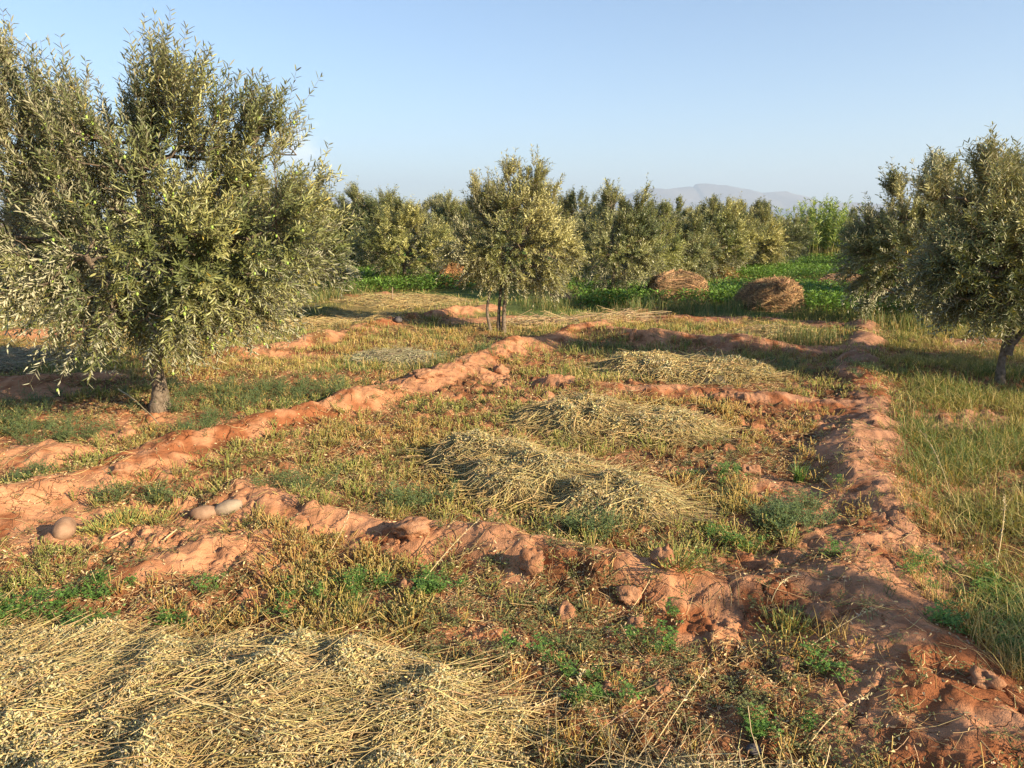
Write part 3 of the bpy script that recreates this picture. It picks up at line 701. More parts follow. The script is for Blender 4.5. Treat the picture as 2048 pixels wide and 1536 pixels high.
def leafy(name, label, n, dens, cl, hr, Lr, seed, ypow=1.2, y1=12, nst=7, lpl=9, spread=.05, six=True, mat=None):
    """small clover-leaved plants: thin stems with threefold leaflets"""
    r = np.random.default_rng(seed); mb = MB()
    x, y = scatter(n, None, None, 1.5, y1, dens, r, ypow); n = len(x)
    if n == 0: return
    z = gz(x, y); N = n * nst
    sz = r.uniform(.6, 1.25, n)
    b = np.stack([np.repeat(x, nst), np.repeat(y, nst), np.repeat(z, nst) - .003], 1); b[:, :2] += r.normal(size=(N, 2)) * .012
    h = np.repeat(sz, nst) * r.uniform(hr[0], hr[1], N); dv = r.normal(size=(N, 2)) * spread * np.repeat(sz, nst)[:, None]
    t = b + np.concatenate([dv, h[:, None]], 1); mid = (b + t) / 2; mid[:, 2] += h * .1
    mb.tubes(np.stack([b, mid, t], 1), .0009 + .00010 * b[:, 1], jit(np.array(cl) * .9, N, r), 3)
    for k in range(lpl):
        u = r.uniform(.3, 1.05, (N, 1)); c0 = b * (1 - u) + t * u; c0[:, 2] += h * .1 * (1 - (2 * u[:, 0] - 1) ** 2)
        az = r.random(N) * 6.28
        o = np.stack([np.cos(az), np.sin(az), np.full(N, .5)], 1) * (.006 + .012 * r.random((N, 1))); c0 = c0 + o
        for q in range(3):
            a2 = az + (q - 1) * 1.25
            d = np.stack([np.cos(a2), np.sin(a2), r.uniform(-.1, .6, N)], 1)
            Ls = r.uniform(Lr[0], Lr[1], N)
            mb.leaves(c0, d, unit(np.array([0, 0, 1.]) + r.normal(size=(N, 3)) * .3), Ls, Ls * .5, jit(cl, N, r, .22), six=False)
    link(name, mb.build(name, mat or M_green), kind='stuff', label=label, cat=name.replace('_', ' '))
def patches(P):
    Wp = [(at(p, q)[0], at(p, q)[1], rx, ry, k) for p, q, rx, ry, k in P]
    def f(x, y):
        D = np.zeros(x.shape); nn = (fbm(x * 3.2, y * 3.2, 67, 3) - .5) * 1.4
        for cx, cy, rx, ry, k in Wp:
            D = np.maximum(D, k * (1 - sstep(.6, 1.1, np.sqrt(((x - cx) / rx) ** 2 + ((y - cy) / ry) ** 2) + nn)))
        return D
    return f
blue = patches([(510, 800, .85, .65, 1), (600, 800, .4, .3, .6), (60, 860, .55, .22, .8), (120, 885, .35, .15, .8), (330, 890, .45, .10, .9), (70, 975, .16, .10, 1), (20, 830, .6, .2, .6), (400, 870, .3, .1, .8), (620, 775, .5, .25, .6), (940, 720, .45, .3, .9),
    (870, 745, .3, .2, .6), (1050, 690, .35, .25, .8), (830, 1000, .25, .15, .5), (560, 990, .3, .1, .45), (1560, 1060, .2, .2, .8), (1600, 1040, .12, .25, .7), (1180, 1080, .25, .1, .5), (450, 850, .3, .2, .7), (280, 780, .5, .25, .5), (120, 800, .4, .2, .5),
    (1200, 695, .5, .2, .5), (690, 770, .3, .2, .5), (240, 1010, .15, .08, .6), (310, 1010, .12, .08, .6), (1560, 740, .5, .4, .4), (1700, 760, .25, .4, .5), (1400, 660, .8, .3, .5)])
leafy('alfalfa_regrowth', 'blue-green alfalfa regrowing in low mats between the ridges', 7500, lambda x, y: blue(x, y) * (pile_h(ALLP, x, y) < .03), (.16, .22, .085), (.04, .13), (.007, .014), 303, 1.0, 12, 7, 7, .045)
grn = patches([(230, 1200, .18, .12, 1), (260, 1240, .12, .08, 1), (330, 1250, .12, .06, .9), (0, 1250, .2, .12, .9), (160, 1280, .1, .06, .8), (60, 1380, .06, .05, .9), (880, 1190, .12, .08, .9), (850, 1200, .1, .05, .8), (740, 1170, .08, .05, .8), (1000, 1310, .07, .05, .9), (1090, 1330, .08, .05, .8),
    (1180, 1385, .1, .06, .8), (840, 1490, .10, .05, 1), (1550, 1480, .12, .05, .9), (1190, 1420, .15, .05, .7), (1300, 1300, .15, .1, .4), (500, 1230, .2, .06, .5), (640, 1200, .2, .1, .4), (1650, 1380, .12, .08, .5), (1440, 1100, .3, .2, .3), (1330, 1250, .2, .1, .35),
    (1950, 1200, .3, .3, .6), (2000, 1300, .3, .2, .6), (1700, 1000, .15, .1, .4), (1450, 960, .3, .2, .25), (420, 1180, .3, .1, .4), (120, 1230, .3, .1, .5), (1650, 1150, .15, .1, .4)])
leafy('green_clover', 'bright green clover-like plants among the near stubble', 2700, lambda x, y: grn(x, y), (.125, .235, .05), (.03, .085), (.008, .017), 304, .9, 9, 7, 6, .03)
leafy('small_weeds', 'tiny olive-green weeds dotted over all the plots', 5000, lambda x, y: (.25 + .75 * sstep(.45, .6, fbm(x * 2.3, y * 2.3, 87, 2))) * (1 - .75 * soilmask(x, y)) * (pile_h(ALLP, x, y) < .03), (.20, .22, .08), (.012, .05), (.006, .011), 305, .5, 14, 5, 3, .028)

def grasses():
    r = np.random.default_rng(306); mb = MB()
    def strip(n, dens, hr, wr, y0, y1, yp, cols, nb, sp, mbx, lean=.5):
        x, y = scatter(n, None, None, y0, y1, dens, r, yp); n = len(x); z = gz(x, y); N = n * nb
        b = np.stack([np.repeat(x, nb), np.repeat(y, nb), np.repeat(z, nb) - .004], 1); b[:, :2] += r.normal(size=(N, 2)) * sp
        cl = fbm(x * 1.2, y * 1.2, 71, 3); h = np.repeat(.55 + .9 * cl, nb) * r.uniform(hr[0], hr[1], N); az = r.random(N) * 6.28; ln = h * r.uniform(.1, lean * 1.6, N)
        s_ = np.linspace(0, 1, 4)[None, :, None]; dv = np.stack([np.cos(az) * ln, np.sin(az) * ln], 1)
        P = np.repeat(b[:, None], 4, 1); P[:, :, :2] += dv[:, None] * s_ ** 1.8; P[:, :, 2] += (h[:, None] * s_[..., 0]) * (1 - .25 * s_[..., 0] * (ln / h)[:, None])
        W = np.array([.8, 1, .7, .12])[None] * (r.uniform(wr[0], wr[1], N) * (1 + .10 * b[:, 1]))[:, None]
        t = np.repeat(sstep(.35, .62, cl + r.normal(size=n) * .08), nb)[:, None]
        dryk = (r.random(N) < .30)[:, None]
        cc = np.where(dryk, np.array(cols[2]), mixc(np.array(cols[0]), np.array(cols[1]), t)) * (1 + r.normal(size=(N, 1)) * .2).clip(.4, 1.7)
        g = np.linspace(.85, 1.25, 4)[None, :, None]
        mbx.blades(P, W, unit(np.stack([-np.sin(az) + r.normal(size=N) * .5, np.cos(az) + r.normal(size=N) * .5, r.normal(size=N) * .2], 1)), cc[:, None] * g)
    PH = lambda x, y: (pile_h(ALLP, x, y) < .05)
    strip(15000, lambda x, y: right_side(x, y) * (.12 + .88 * sstep(.38, .52, fbm(x * 1.6, y * 1.6, 73, 3))) * (1 - .8 * bare(x, y)), (.045, .17), (.0018, .0032), 1.8, 13.5, .6, [(.22, .22, .06), (.12, .17, .04), (.44, .34, .13)], 10, .045, mb, .95)
    link('long_grass', mb.build('long_grass', M_green), kind='stuff', label='long yellow-green grass beside the ridge and under the tree at right', cat='grass')
    mb = MB()
    strip(11000, lambda x, y: (1 - .85 * soilmask(x, y)) * PH(x, y) * (.15 + .85 * sstep(.38, .55, fbm(x * .8, y * .8, 75, 3))), (.035, .11), (.0022, .004), 7.5, 27, .6, [(.32, .29, .085), (.15, .21, .05), (.52, .40, .16)], 9, .05, mb)
    link('field_grass', mb.build('field_grass', M_green), kind='stuff', label='short mixed green and straw-coloured grass over the farther plots', cat='grass')
    mb = MB()
    a1, a2 = at(590, 640), at(690, 590)
    gm = patches([(640, 600, 1.0, .9, 1), (1100, 615, .7, .5, .8), (1330, 628, 1.3, .7, .9), (1480, 625, 1.2, .5, 1), (1650, 640, .9, .6, .8), (1790, 655, .9, .9, .8), (1230, 604, 1.2, .6, .9), (1620, 690, .5, .5, .8), (1060, 605, .4, .4, .8)])
    strip(5200, lambda x, y: gm(x, y), (.12, .34), (.0022, .004), 8, 20, .4, [(.13, .17, .055), (.10, .15, .045), (.32, .26, .11)], 9, .04, mb, .35)
    link('tall_weeds', mb.build('tall_weeds', M_green), kind='stuff', label='taller dull green weeds round the haystacks and field edge', cat='weeds')
    mb = MB()
    ed = patches([(1910, 1270, .12, .25, 1), (1975, 1340, .12, .2, 1), (2030, 1400, .12, .15, .7), (1850, 1180, .1, .25, .8), (1840, 1060, .12, .3, .7), (1560, 1270, .1, .06, .5), (1660, 1320, .06, .05, .8)])
    strip(1500, lambda x, y: ed(x, y), (.05, .15), (.0012, .0022), 1.8, 6, .4, [(.42, .27, .08), (.33, .25, .07), (.46, .32, .12)], 12, .02, mb, .7)
    link('dry_grass_fringe', mb.build('dry_grass_fringe', M_straw), kind='stuff', label='dry golden grass fringing the near right ridge', cat='grass')
grasses()

def crop():
    """the bright green alfalfa crop beyond the haystacks"""
    r = np.random.default_rng(307); mb = MB()
    def mask(x, y):
        row = np.zeros(x.shape)
        for (pa, qa), (pb, qb), nearw, farw in [((1350, 560), (2100, 622), 0, 0)]: pass
        yA, yB = ysel(1024, 632), ysel(1024, 585)          # near strip
        yC, yD = ysel(1024, 562), ysel(1024, 534)          # middle strip
        yE, yF = ysel(1024, 532), ysel(1024, 516)          # far strip
        nz = (fbm(x * .8, y * .8, 79, 2) - .5) * 1.2
        px = 1024 + x / y * FPX * cp
        s1 = (sstep(yA - .2, yA + .3, y + nz * .5 - (px < 1600) * 1.4) * (1 - sstep(yB - .3, yB + .3, y + nz))) * sstep(1130, 1180, px + nz * 30)
        s2 = (sstep(yC - .3, yC + .3, y + nz) * (1 - sstep(yD - .5, yD + .5, y + nz))) * sstep(1440, 1480, px)
        s3 = (sstep(yE - .5, yE + .5, y + nz) * (1 - sstep(yF - .5, yF + .5, y + nz))) * sstep(1480, 1520, px)
        s4 = (sstep(17.2, 18.2, y + nz) * (1 - sstep(44, 46, y))) * (1 - sstep(1080, 1200, px))
        return np.maximum(np.maximum(s1, s2), np.maximum(s3, s4 * .8))
    u = r.random(150000); y = 12.5 + (37 - 12.5) * u ** 1.25; x = (r.random(len(y)) * 2 - 1) * y * .85
    k = r.random(len(y)) < mask(x, y) * (.75 + .25 * (fbm(x, y, 4, 2) > .45)); x, y = x[k][:62000], y[k][:62000]; n = len(x); z = height(x, y, False)[0]
    for q in range(8):
        h = r.uniform(.03, .30, n) * (.8 + .4 * fbm(x * .7, y * .7, 44, 2)); b = np.stack([x + r.normal(size=n) * .05, y + r.normal(size=n) * .05, z + h], 1)
        d = rdir(n, r); d[:, 2] = np.abs(d[:, 2]) * .6
        mb.leaves(b, d, unit(np.array([0, 0, 1.]) + r.normal(size=(n, 3)) * .5), r.uniform(.04, .085, n), r.uniform(.022, .04, n), jit((.125, .225, .040), n, r, .3), six=False)
    link('alfalfa_crop', mb.build('alfalfa_crop', M_green), kind='stuff', label='bright green alfalfa crop in strips beyond the haystacks', cat='crop')
crop()

# ------------------------------------------------------------------ hay
def hay_pile(bl, n_str, n_leaf, label, seed, main=0.0, spread=.5, col=(.56, .44, .20), grey=(.38, .36, .22), Lr=(.22, .62), wd=.0012, leafsz=1.0, core=True, name='hay_pile', cat='hay pile', lift=.05):
    r = np.random.default_rng(seed); mb = MB()
    xs0 = min(b[0] - max(b[2], b[3]) for b in bl) - .1; xs1 = max(b[0] + max(b[2], b[3]) for b in bl) + .1
    ys0 = min(b[1] - max(b[2], b[3]) for b in bl) - .1; ys1 = max(b[1] + max(b[2], b[3]) for b in bl) + .1
    ys0 = max(ys0, .9)
    surf = lambda x, y: gz_s(x, y) + pile_h(bl, x, y)
    def pts(n):
        x = r.uniform(xs0, xs1, n * 12); y = r.uniform(ys0, ys1, n * 12); h = pile_h(bl, x, y); k = h > .03 * r.random(len(h)) + .004
        return x[k][:n], y[k][:n]
    if core:
        nx = int((xs1 - xs0) / .035) + 2; ny = int((ys1 - ys0) / .035) + 2
        X, Y = np.meshgrid(np.linspace(xs0, xs1, nx), np.linspace(ys0, ys1, ny)); x, y = X.ravel(), Y.ravel(); h = pile_h(bl, x, y)
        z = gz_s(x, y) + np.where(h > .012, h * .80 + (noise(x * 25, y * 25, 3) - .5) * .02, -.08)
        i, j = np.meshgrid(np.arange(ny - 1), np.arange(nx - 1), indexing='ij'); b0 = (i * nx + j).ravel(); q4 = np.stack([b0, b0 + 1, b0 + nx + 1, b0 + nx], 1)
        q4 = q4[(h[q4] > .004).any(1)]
        mb.add(np.stack([x, y, z], 1), q4, np.array([.085, .07, .04]))  # core coloured extra dark so gaps between strands look deep in shade
    x, y = pts(n_str); n = len(x); K = 8
    kk = fbm(x * 6, y * 6, seed + 11, 2) > r.uniform(.25, .52, n); x, y = x[kk], y[kk]; n = len(x)
    flow = main + (fbm(x * 2.2, y * 2.2, seed, 2) - .5) * 4.0 * spread + r.normal(size=n) * spread
    L = r.uniform(Lr[0], Lr[1], n); s_ = np.linspace(-.5, .5, K)[None]; cv = r.normal(size=(n, 1)) * .35
    th = flow[:, None] + cv * s_ * 2
    dx = np.cos(th) * L[:, None] / (K - 1); dy = np.sin(th) * L[:, None] / (K - 1)
    xx = x[:, None] + dx.cumsum(1) - dx.sum(1, keepdims=True) / 2; yy = y[:, None] + dy.cumsum(1) - dy.sum(1, keepdims=True) / 2
    base = surf(xx.ravel(), yy.ravel()).reshape(n, K); base = (base + base.mean(1, keepdims=True)) / 2
    gnd = gz_s(xx.ravel(), yy.ravel()).reshape(n, K)
    up_ = r.random((n, 1)) ** 2.2 * lift - .02
    zz = np.maximum(base + up_ + s_ * r.normal(size=(n, 1)) * L[:, None] * .16 + (s_ ** 2) * -.12 * L[:, None], gnd + .004)
    k3 = (r.random(n) < .35)[:, None]
    cc = np.where(k3, jit(np.array(col) * np.array([.72, .66, .6]), n, r), jit(col, n, r)); 
    mb.tubes(np.stack([xx, yy, zz], -1), wd * r.uniform(.6, 1.35, n), cc, 3)
    # dry curled leaflets
    x, y = pts(n_leaf); n = len(x); cl = fbm(x * 3.5, y * 3.5, seed + 3, 2)
    b = np.stack([x, y, surf(x, y) + r.uniform(-.012, .026, n)], 1); d = rdir(n, r); d[:, 2] = d[:, 2] * .6 - .1
    k = r.random(n) < sstep(.32, .55, cl) * .9 + .12; b, d = b[k], d[k]; n = len(b)
    mb.leaves(b, d, rdir(n, r), r.uniform(.007, .019, n) * leafsz, r.uniform(.0025, .0062, n) * leafsz, np.where((r.random(n) < .55)[:, None], jit(np.array(col) * .95, n, r), jit(grey, n, r)), six=True, curl=.45)
    # each pile as a thing with its origin on the ground
    V = np.concatenate(mb.V); o = np.array([np.mean([q[0] for q in bl]), np.mean([q[1] for q in bl]), 0.])
    me = mesh_from(name, V - o, np.concatenate(mb.Q), np.concatenate(mb.C), True, [M_straw])
    return link(name, me, loc=tuple(o), label=label, cat=cat)
def gz_s(x, y): return height(np.asarray(x), np.asarray(y), False)[0]
G = 'heaps of cut hay drying on the plots'
hay_pile(PILES['front'], 10000, 170000, 'big flat pile of dry hay with curled grey leaves, nearest the camera', 401, .25, .68, wd=.00115, leafsz=1.0)['group'] = G
hay_pile(PILES['fan'], 1100, 5500, 'thin fan of hay stalks spilling over dark soil beside the big flat pile', 402, .9, .75, col=(.50, .40, .21), wd=.0012, lift=.07)['group'] = G
hay_pile(PILES['mid'], 6500, 60000, 'long two-humped hay heap in the middle of the near plot', 403, .15, .95, wd=.0017, leafsz=1.25)['group'] = G
hay_pile(PILES['second'], 5000, 42000, 'yellowish hay heap just in front of the ridge across the middle', 404, 0, 1.0, wd=.0019, leafsz=1.7)['group'] = G
hay_pile(PILES['third'], 4200, 34000, 'pale wide hay heap right behind the ridge across the middle', 405, 0, 1.1, wd=.0025, leafsz=2.2)['group'] = G
hay_pile(PILES['fourth'], 1400, 4000, 'small loose hay heap with sticking stalks near the haystacks', 406, .2, .8, wd=.003, leafsz=2)['group'] = G
hay_pile(PILES['grey'], 1300, 6000, 'thin greyish hay patch between the two left ridges', 407, 0, .8, col=(.42, .38, .23), wd=.0024, leafsz=1.8)['group'] = G
hay_pile(PILES['leftflat'], 2600, 6000, 'flat golden hay spread right of the largest olive tree', 408, .1, .5, wd=.003, leafsz=2)['group'] = G
hay_pile(PILES['shade'], 2200, 5000, 'greyish hay spread under the left side of the largest tree', 409, .1, .5, col=(.38, .33, .21), wd=.0028, leafsz=2)['group'] = G
hay_pile(PILES['backflat'], 3200, 5000, 'low golden hay spread in front of the low round olive tree', 410, .1, .45, wd=.0038, leafsz=2.4)['group'] = G

hay_pile(PILES['canes'], 700, 600, 'pale spread of long dry canes on red earth right of the slender tree', 411, .05, .5, col=(.62, .47, .26), Lr=(.3, 1.0), wd=.0042, core=False, leafsz=2)['group'] = G

def haystack(px, py, w_, dp, h_, label, seed, kind='box', col=(.31, .20, .105), n=5200, name='haystack', gold=.35, wd=.0036):
    """a bundle of dry stems: lumpy body covered with arching strands"""
    r = np.random.default_rng(seed); mb = MB(); p = at(px, py)
    pw = {'box': .42, 'dome': .75, 'cone': 1.1}[kind]
    def shape(u, v):
        # u angle, v 0..1 from rim to top
        lump = 1 + .30 * (fbm(np.cos(u) * 1.6 + seed, np.sin(u) * 1.6 + v * 2, seed, 2) - .5) * 2
        if kind == 'cone': rad = (1 - v) ** .9 * .95 + .06; zz = v
        elif kind == 'box': rad = (1 - v ** 5) ** .5 * (1 - .10 * v); zz = v ** .9
        else:
            ph = v * np.pi / 2; rad = np.cos(ph) ** pw; zz = np.sin(ph) ** (.95 if kind == 'dome' else .7)
        ce, se = np.cos(u), np.sin(u)
        if kind == 'box': ce, se = np.sign(ce) * np.abs(ce) ** .6, np.sign(se) * np.abs(se) ** .6
        return np.stack([ce * rad * lump * w_ / 2, se * rad * lump * dp / 2, zz * h_ * (.92 + .16 * noise(ce * 3 + seed, se * 3, 2))], -1)
    U, Vv = np.meshgrid(np.linspace(0, 2 * np.pi, 40, endpoint=False), np.linspace(0, 1, 14))
    P = shape(U, Vv) * .90; i, j = np.meshgrid(np.arange(13), np.arange(40), indexing='ij'); j2 = (j + 1) % 40
    mb.add(P, np.stack([i * 40 + j, i * 40 + j2, (i + 1) * 40 + j2, (i + 1) * 40 + j], -1), np.array([.10, .055, .022]))  # dark body colour paints in the shade between the strands
    u = r.random(n) * 6.28; v = r.random(n) ** (1.1 if kind != 'cone' else .8); v = np.where((r.random(n) < .25) & (kind == 'box'), .8 + .2 * r.random(n), v); K = 6
    du = r.normal(size=(n, 1)) * (.7 if kind != 'cone' else .15) ; dv = r.normal(size=(n, 1)) * (.22 if kind != 'cone' else .3); s_ = np.linspace(-.5, .5, K)[None]
    UU = u[:, None] + du * s_; VV = np.clip(v[:, None] + dv * s_ + .1 * r.normal(size=(n, 1)) * s_ ** 2, 0, .995)
    Q_ = shape(UU, VV) * (1 + r.uniform(-.07, .05, (n, 1, 1)) + (np.abs(s_) ** 2)[..., None] * r.uniform(-.2, 1.0, (n, 1, 1)) * (.25 if kind == 'box' else .5))
    Q_[..., 2] = np.maximum(Q_[..., 2], .01)
    cc = np.where((r.random(n) < gold)[:, None], jit(np.array(col) * 1.8, n, r, .35), jit(col, n, r, .35))
    mb.tubes(Q_, wd * r.uniform(.6, 1.3, n), cc, 3)
    me = mb.build(name, M_straw)
    return link(name, me, loc=(p[0], p[1], float(gz_s(p[:1], p[1:2])[0])), label=label, cat='haystack', group='stacks of dried crop at the field edge')
haystack(1352, 604, 1.12, .9, .60, 'brown square-shouldered haystack standing left of the rounded one', 501, 'box')
haystack(1543, 622, 1.20, 1.0, .52, 'rounded brown haystack with golden strands trailing off its right flank', 502, 'dome', gold=.45)
haystack(632, 556, .62, .6, .56, 'small cone of tan straw beside the green crop, right of the largest tree', 503, 'cone', col=(.42, .27, .12), n=2200)
haystack(905, 572, .75, .7, .50, 'brown bushy stack partly hidden by the slender tree', 504, 'dome', col=(.36, .20, .09), n=2200)
haystack(1448, 556, .80, .7, .34, 'low pale straw heap under the trees behind the square haystack', 505, 'dome', col=(.46, .31, .14), n=2400)
haystack(1690, 572, 1.5, .9, .28, 'long low brown heap on the strip between the green crops', 506, 'dome', col=(.30, .19, .11), n=2400)

# ------------------------------------------------------------------ stones, clods, small things
def rock(px, py, sx, sy, sz, label, mat, seed, rz=0., name='stone', cat='stone', sink=.3, amp=.10, tilt=(0, 0), group=None, det=1):
    p = at(px, py); me = blob(name, mat, sx, sy, sz, 28 * det, 18 * det, seed, amp, 1.6)
    o = link(name, me, loc=(p[0], p[1], float(gz_s(p[:1], p[1:2])[0]) + sz * (1 - 2 * sink) + .004), label=label, cat=cat, group=group); o.rotation_euler = (tilt[0], tilt[1], rz)
    return o
rock(132, 1085, .052, .074, .056, 'egg-shaped brown stone standing in cracked red mud', M_stone, 1, .1, sink=.1, amp=.03, tilt=(.25, 0))
rock(410, 1046, .072, .044, .040, 'brown rounded stone lying left against a paler one', M_stone, 2, .2, sink=.28, amp=.06)
rock(458, 1040, .078, .044, .044, 'smooth pale grey stone leaning on the brown one beside it', noisy_mat('pale_stone', (.19, .14, .10), (.31, .25, .18), 16, .7, .15, 60), 3, .35, sink=.28, amp=.06, tilt=(0, -.2))
rock(112, 1090, .06, .05, .03, 'flat muddy lump right in front of the egg-shaped stone', M_clod, 4, sink=.3)
rock(797, 656, .065, .06, .055, 'dark grey round stone on the crest of the far left ridge', M_dark, 5, sink=.15, amp=.05)
rock(1508, 1518, .028, .022, .015, 'small grey pebble on the near end of the right ridge', M_dark, 6, sink=.2, amp=.06)
CL = [(825, 1090, .095, .08, .05, 'large rounded clod on the ridge in front of the two-humped heap'),
      (1066, 1160, .065, .06, .055, 'round clod at the lower edge of the near cross ridge'),
      (1322, 1190, .05, .05, .05, 'clod at the right end of the near cross ridge, beside a golden stubble tuft'),
      (1218, 1142, .035, .035, .035, 'small upright orange clod behind the near cross ridge'),
      (1260, 1215, .06, .05, .045, 'pale crumbly clod with a dark cap below the cross ridge'),
      (1395, 1145, .036, .033, .03, 'orange half clod lying in the dark stubble'),
      (812, 1190, .034, .03, .05, 'grey crusted clod between stubble tufts above the big flat hay pile'),
      (1130, 1240, .04, .035, .04, 'pale clod in stubble, halfway between cross ridge and bottom edge'),
      (1325, 1395, .035, .03, .02, 'small reddish clod among straw near the bottom edge'),
      (1215, 1395, .025, .02, .02, 'tiny red clod just left of the reddish one by the straw'),
      (1570, 1360, .045, .03, .025, 'pinkish split clod left of the near right ridge'),
      (1270, 1262, .05, .04, .03, 'grey-brown clod below the crumbly one'),
      (1500, 950, .06, .045, .04, 'brown clod in the stubble right of the two-humped heap'),
      (1425, 955, .055, .04, .04, 'rounded clod nearer the two-humped heap, in shaded stubble'),
      (985, 1030, .05, .04, .04, 'clod poking out beneath the near side of the two-humped heap'),
      (850, 775, .13, .11, .05, 'big smooth orange clod on the diagonal ridge'),
      (1000, 745, .10, .08, .08, 'angular red clod where the diagonal ridge is broken'),
      (1095, 800, .07, .06, .05, 'single clod in front of the ridge across the middle'),
      (252, 878, .09, .07, .04, 'flat mud lump in front of the largest tree trunk'),
      (420, 850, .05, .04, .035, 'small lump right of the largest tree trunk'),
      (250, 975, .06, .05, .05, 'broken block casting a shadow on the left diagonal ridge'),
      (1640, 1275, .06, .05, .045, 'broken block on the left flank of the near right ridge'),
      (440, 880, .05, .035, .03, 'rounded clod at the upper edge of the left diagonal ridge'),
      (1960, 1440, .05, .045, .04, 'crumbling clod at the right rim of the near ridge')]
for k, (px, py, a_, b_, c_, lb) in enumerate(CL):
    rock(px, py, a_, b_, c_, lb, M_clod, 20 + k, k * 1.3, name='dirt_clod', cat='dirt clod', sink=.42, amp=.34, group='loose clods of red earth')

# stick post, flat board, log stump, long stalks
def stick(p0, p1, r0, r1, name, label, cat, mat=M_wood, bendv=(0, 0, 0), sides=7, group=None):
    mb = MB(); p0 = np.array(p0, float); p1 = np.array(p1, float); K = 10; s_ = np.linspace(0, 1, K)[:, None]
    P = p0 * (1 - s_) + p1 * s_ + np.array(bendv) * (4 * s_ * (1 - s_)) + np.concatenate([np.random.default_rng(int(abs(p0[0]) * 999)).normal(size=(K, 3)) * r0 * .25])
    mb.tubes((P - p0)[None], np.linspace(r0, r1, K)[None], np.array([.50, .40, .22]), sides)
    return link(name, mb.build(name, mat), loc=tuple(p0), label=label, cat=cat, group=group)
q = at(785, 608); stick((q[0], q[1], 0), (q[0] + .01, q[1], .33), .014, .010, 'stake', 'thin wooden stake in the straw beyond the dark round stone', 'stake')
q = at(788, 640); mb = MB()
me = blob('flat_stone', M_stone, .16, .08, .02, 20, 8, 3, .1)
link('flat_stone', me, loc=(q[0], q[1], .06), label='pale flat slab lying behind the dark round stone', cat='stone')
q = at(1265, 692); stick((q[0] - .05, q[1], .05), (q[0] + .04, q[1] + .05, .22), .04, .03, 'wood_stump', 'leaning brown wood stump beside the shaded ridge', 'stump', M_clod, sides=9)
q = at(1315, 640); stick((q[0] - .5, q[1], .07), (q[0] + .25, q[1] + .1, .13), .007, .004, 'dry_cane', 'long pale dry cane lying over the red mound in mid field', 'cane', M_straw, (0, 0, .03))
q0_, q1_ = at(240, 800), at(320, 862); stick((q0_[0], q0_[1], .10), (q1_[0], q1_[1], .05), .006, .004, 'dry_cane', 'thin pale stalk lying slantwise left of the largest tree trunk', 'cane', M_straw, (0, 0, .03))
q0_, q1_ = at(225, 1095), at(258, 1086); stick((q0_[0], q0_[1], .05), (q1_[0], q1_[1], .075), .005, .0035, 'dry_cane', 'short pale stick below the stubble tufts by the egg-shaped stone', 'cane', M_straw)
q0_, q1_ = at(330, 1098), at(356, 1086); stick((q0_[0], q0_[1], .05), (q1_[0], q1_[1], .075), .005, .0035, 'dry_cane', 'short pale stick right of the similar one near the brown stones', 'cane', M_straw)
stalk_r = np.random.default_rng(88)
LS = [((1540, 1240), (1600, 1150), .16, 'seeded dry stalk leaning up across the near right ridge'),
      ((1590, 1340), (1760, 1260), .05, 'branched dry stalk lying over the near right ridge'),
      ((820, 1210), (960, 1060), .10, 'long dry stalk arching before the large rounded clod'),
      ((650, 1120), (700, 1030), .12, 'dry stalk arching left of the large rounded clod'),
      ((1130, 1440), (1170, 1330), .10, 'long dry stalk standing out of the dark soil by the fan of hay'),
      ((1000, 1470), (1190, 1380), .08, 'pale bundle stalk pointing up right out of the fan of hay'),
      ((1610, 1520), (1740, 1420), .05, 'pale stalk on shaded soil at the foot of the near right ridge'),
      ((1290, 1530), (1420, 1330), .06, 'long stalk crossing the near stubble at the bottom edge'),
      ((1260, 1235), (1310, 1150), .08, 'single pale stalk beside the pale crumbly clod'),
      ((1900, 1000), (1840, 860), .22, 'tall dry grass culm leaning left in the long grass'),
      ((1990, 1150), (2010, 990), .25, 'tall dry culm standing at the right edge of the grass')]
for k, (pa, pb, hz, lb) in enumerate(LS):
    A_, B_ = at(*pa), at(*pb); za = float(gz(A_[0], A_[1])[0]); r = stalk_r; mb = MB(); K = 12; s_ = np.linspace(0, 1, K)[:, None]
    B2 = atY(pb[0], pb[1], A_[1] + (B_[1] - A_[1]) * (.35 if hz > .12 else .75)); gb = float(gz(B2[0], B2[1])[0]); B2[2] = max(B2[2], gb + .01)
    P = np.array([A_[0], A_[1], za + .005]) * (1 - s_) + B2 * s_; P[:, 2] += (4 * s_ * (1 - s_))[:, 0] * .03
    P[:, 0] += (4 * s_ * (1 - s_))[:, 0] * r.normal() * .02
    P[1:, 2] = np.maximum(P[1:, 2], gz(P[1:, 0], P[1:, 1]) + .003)
    mb.tubes(P[None], np.linspace(.0018, .0009, K)[None] * (1 + .12 * A_[1]), np.array([.55, .43, .22]), 4)
    m = 40; u = r.uniform(.35, 1, m); b = np.stack([np.interp(u, s_[:, 0], P[:, kk]) for kk in range(3)], 1); d = rdir(m, r)
    mb.leaves(b, d, rdir(m, r), r.uniform(.008, .02, m), r.uniform(.003, .006, m), jit((.50, .42, .26), m, r), curl=.3)
    V = np.concatenate(mb.V) - P[0]
    link('dry_stalk', mesh_from('dry_stalk', V, np.concatenate(mb.Q), np.concatenate(mb.C), True, [M_straw]), loc=tuple(P[0]), label=lb, cat='dry stalk', group='single dry stalks lying or leaning about')

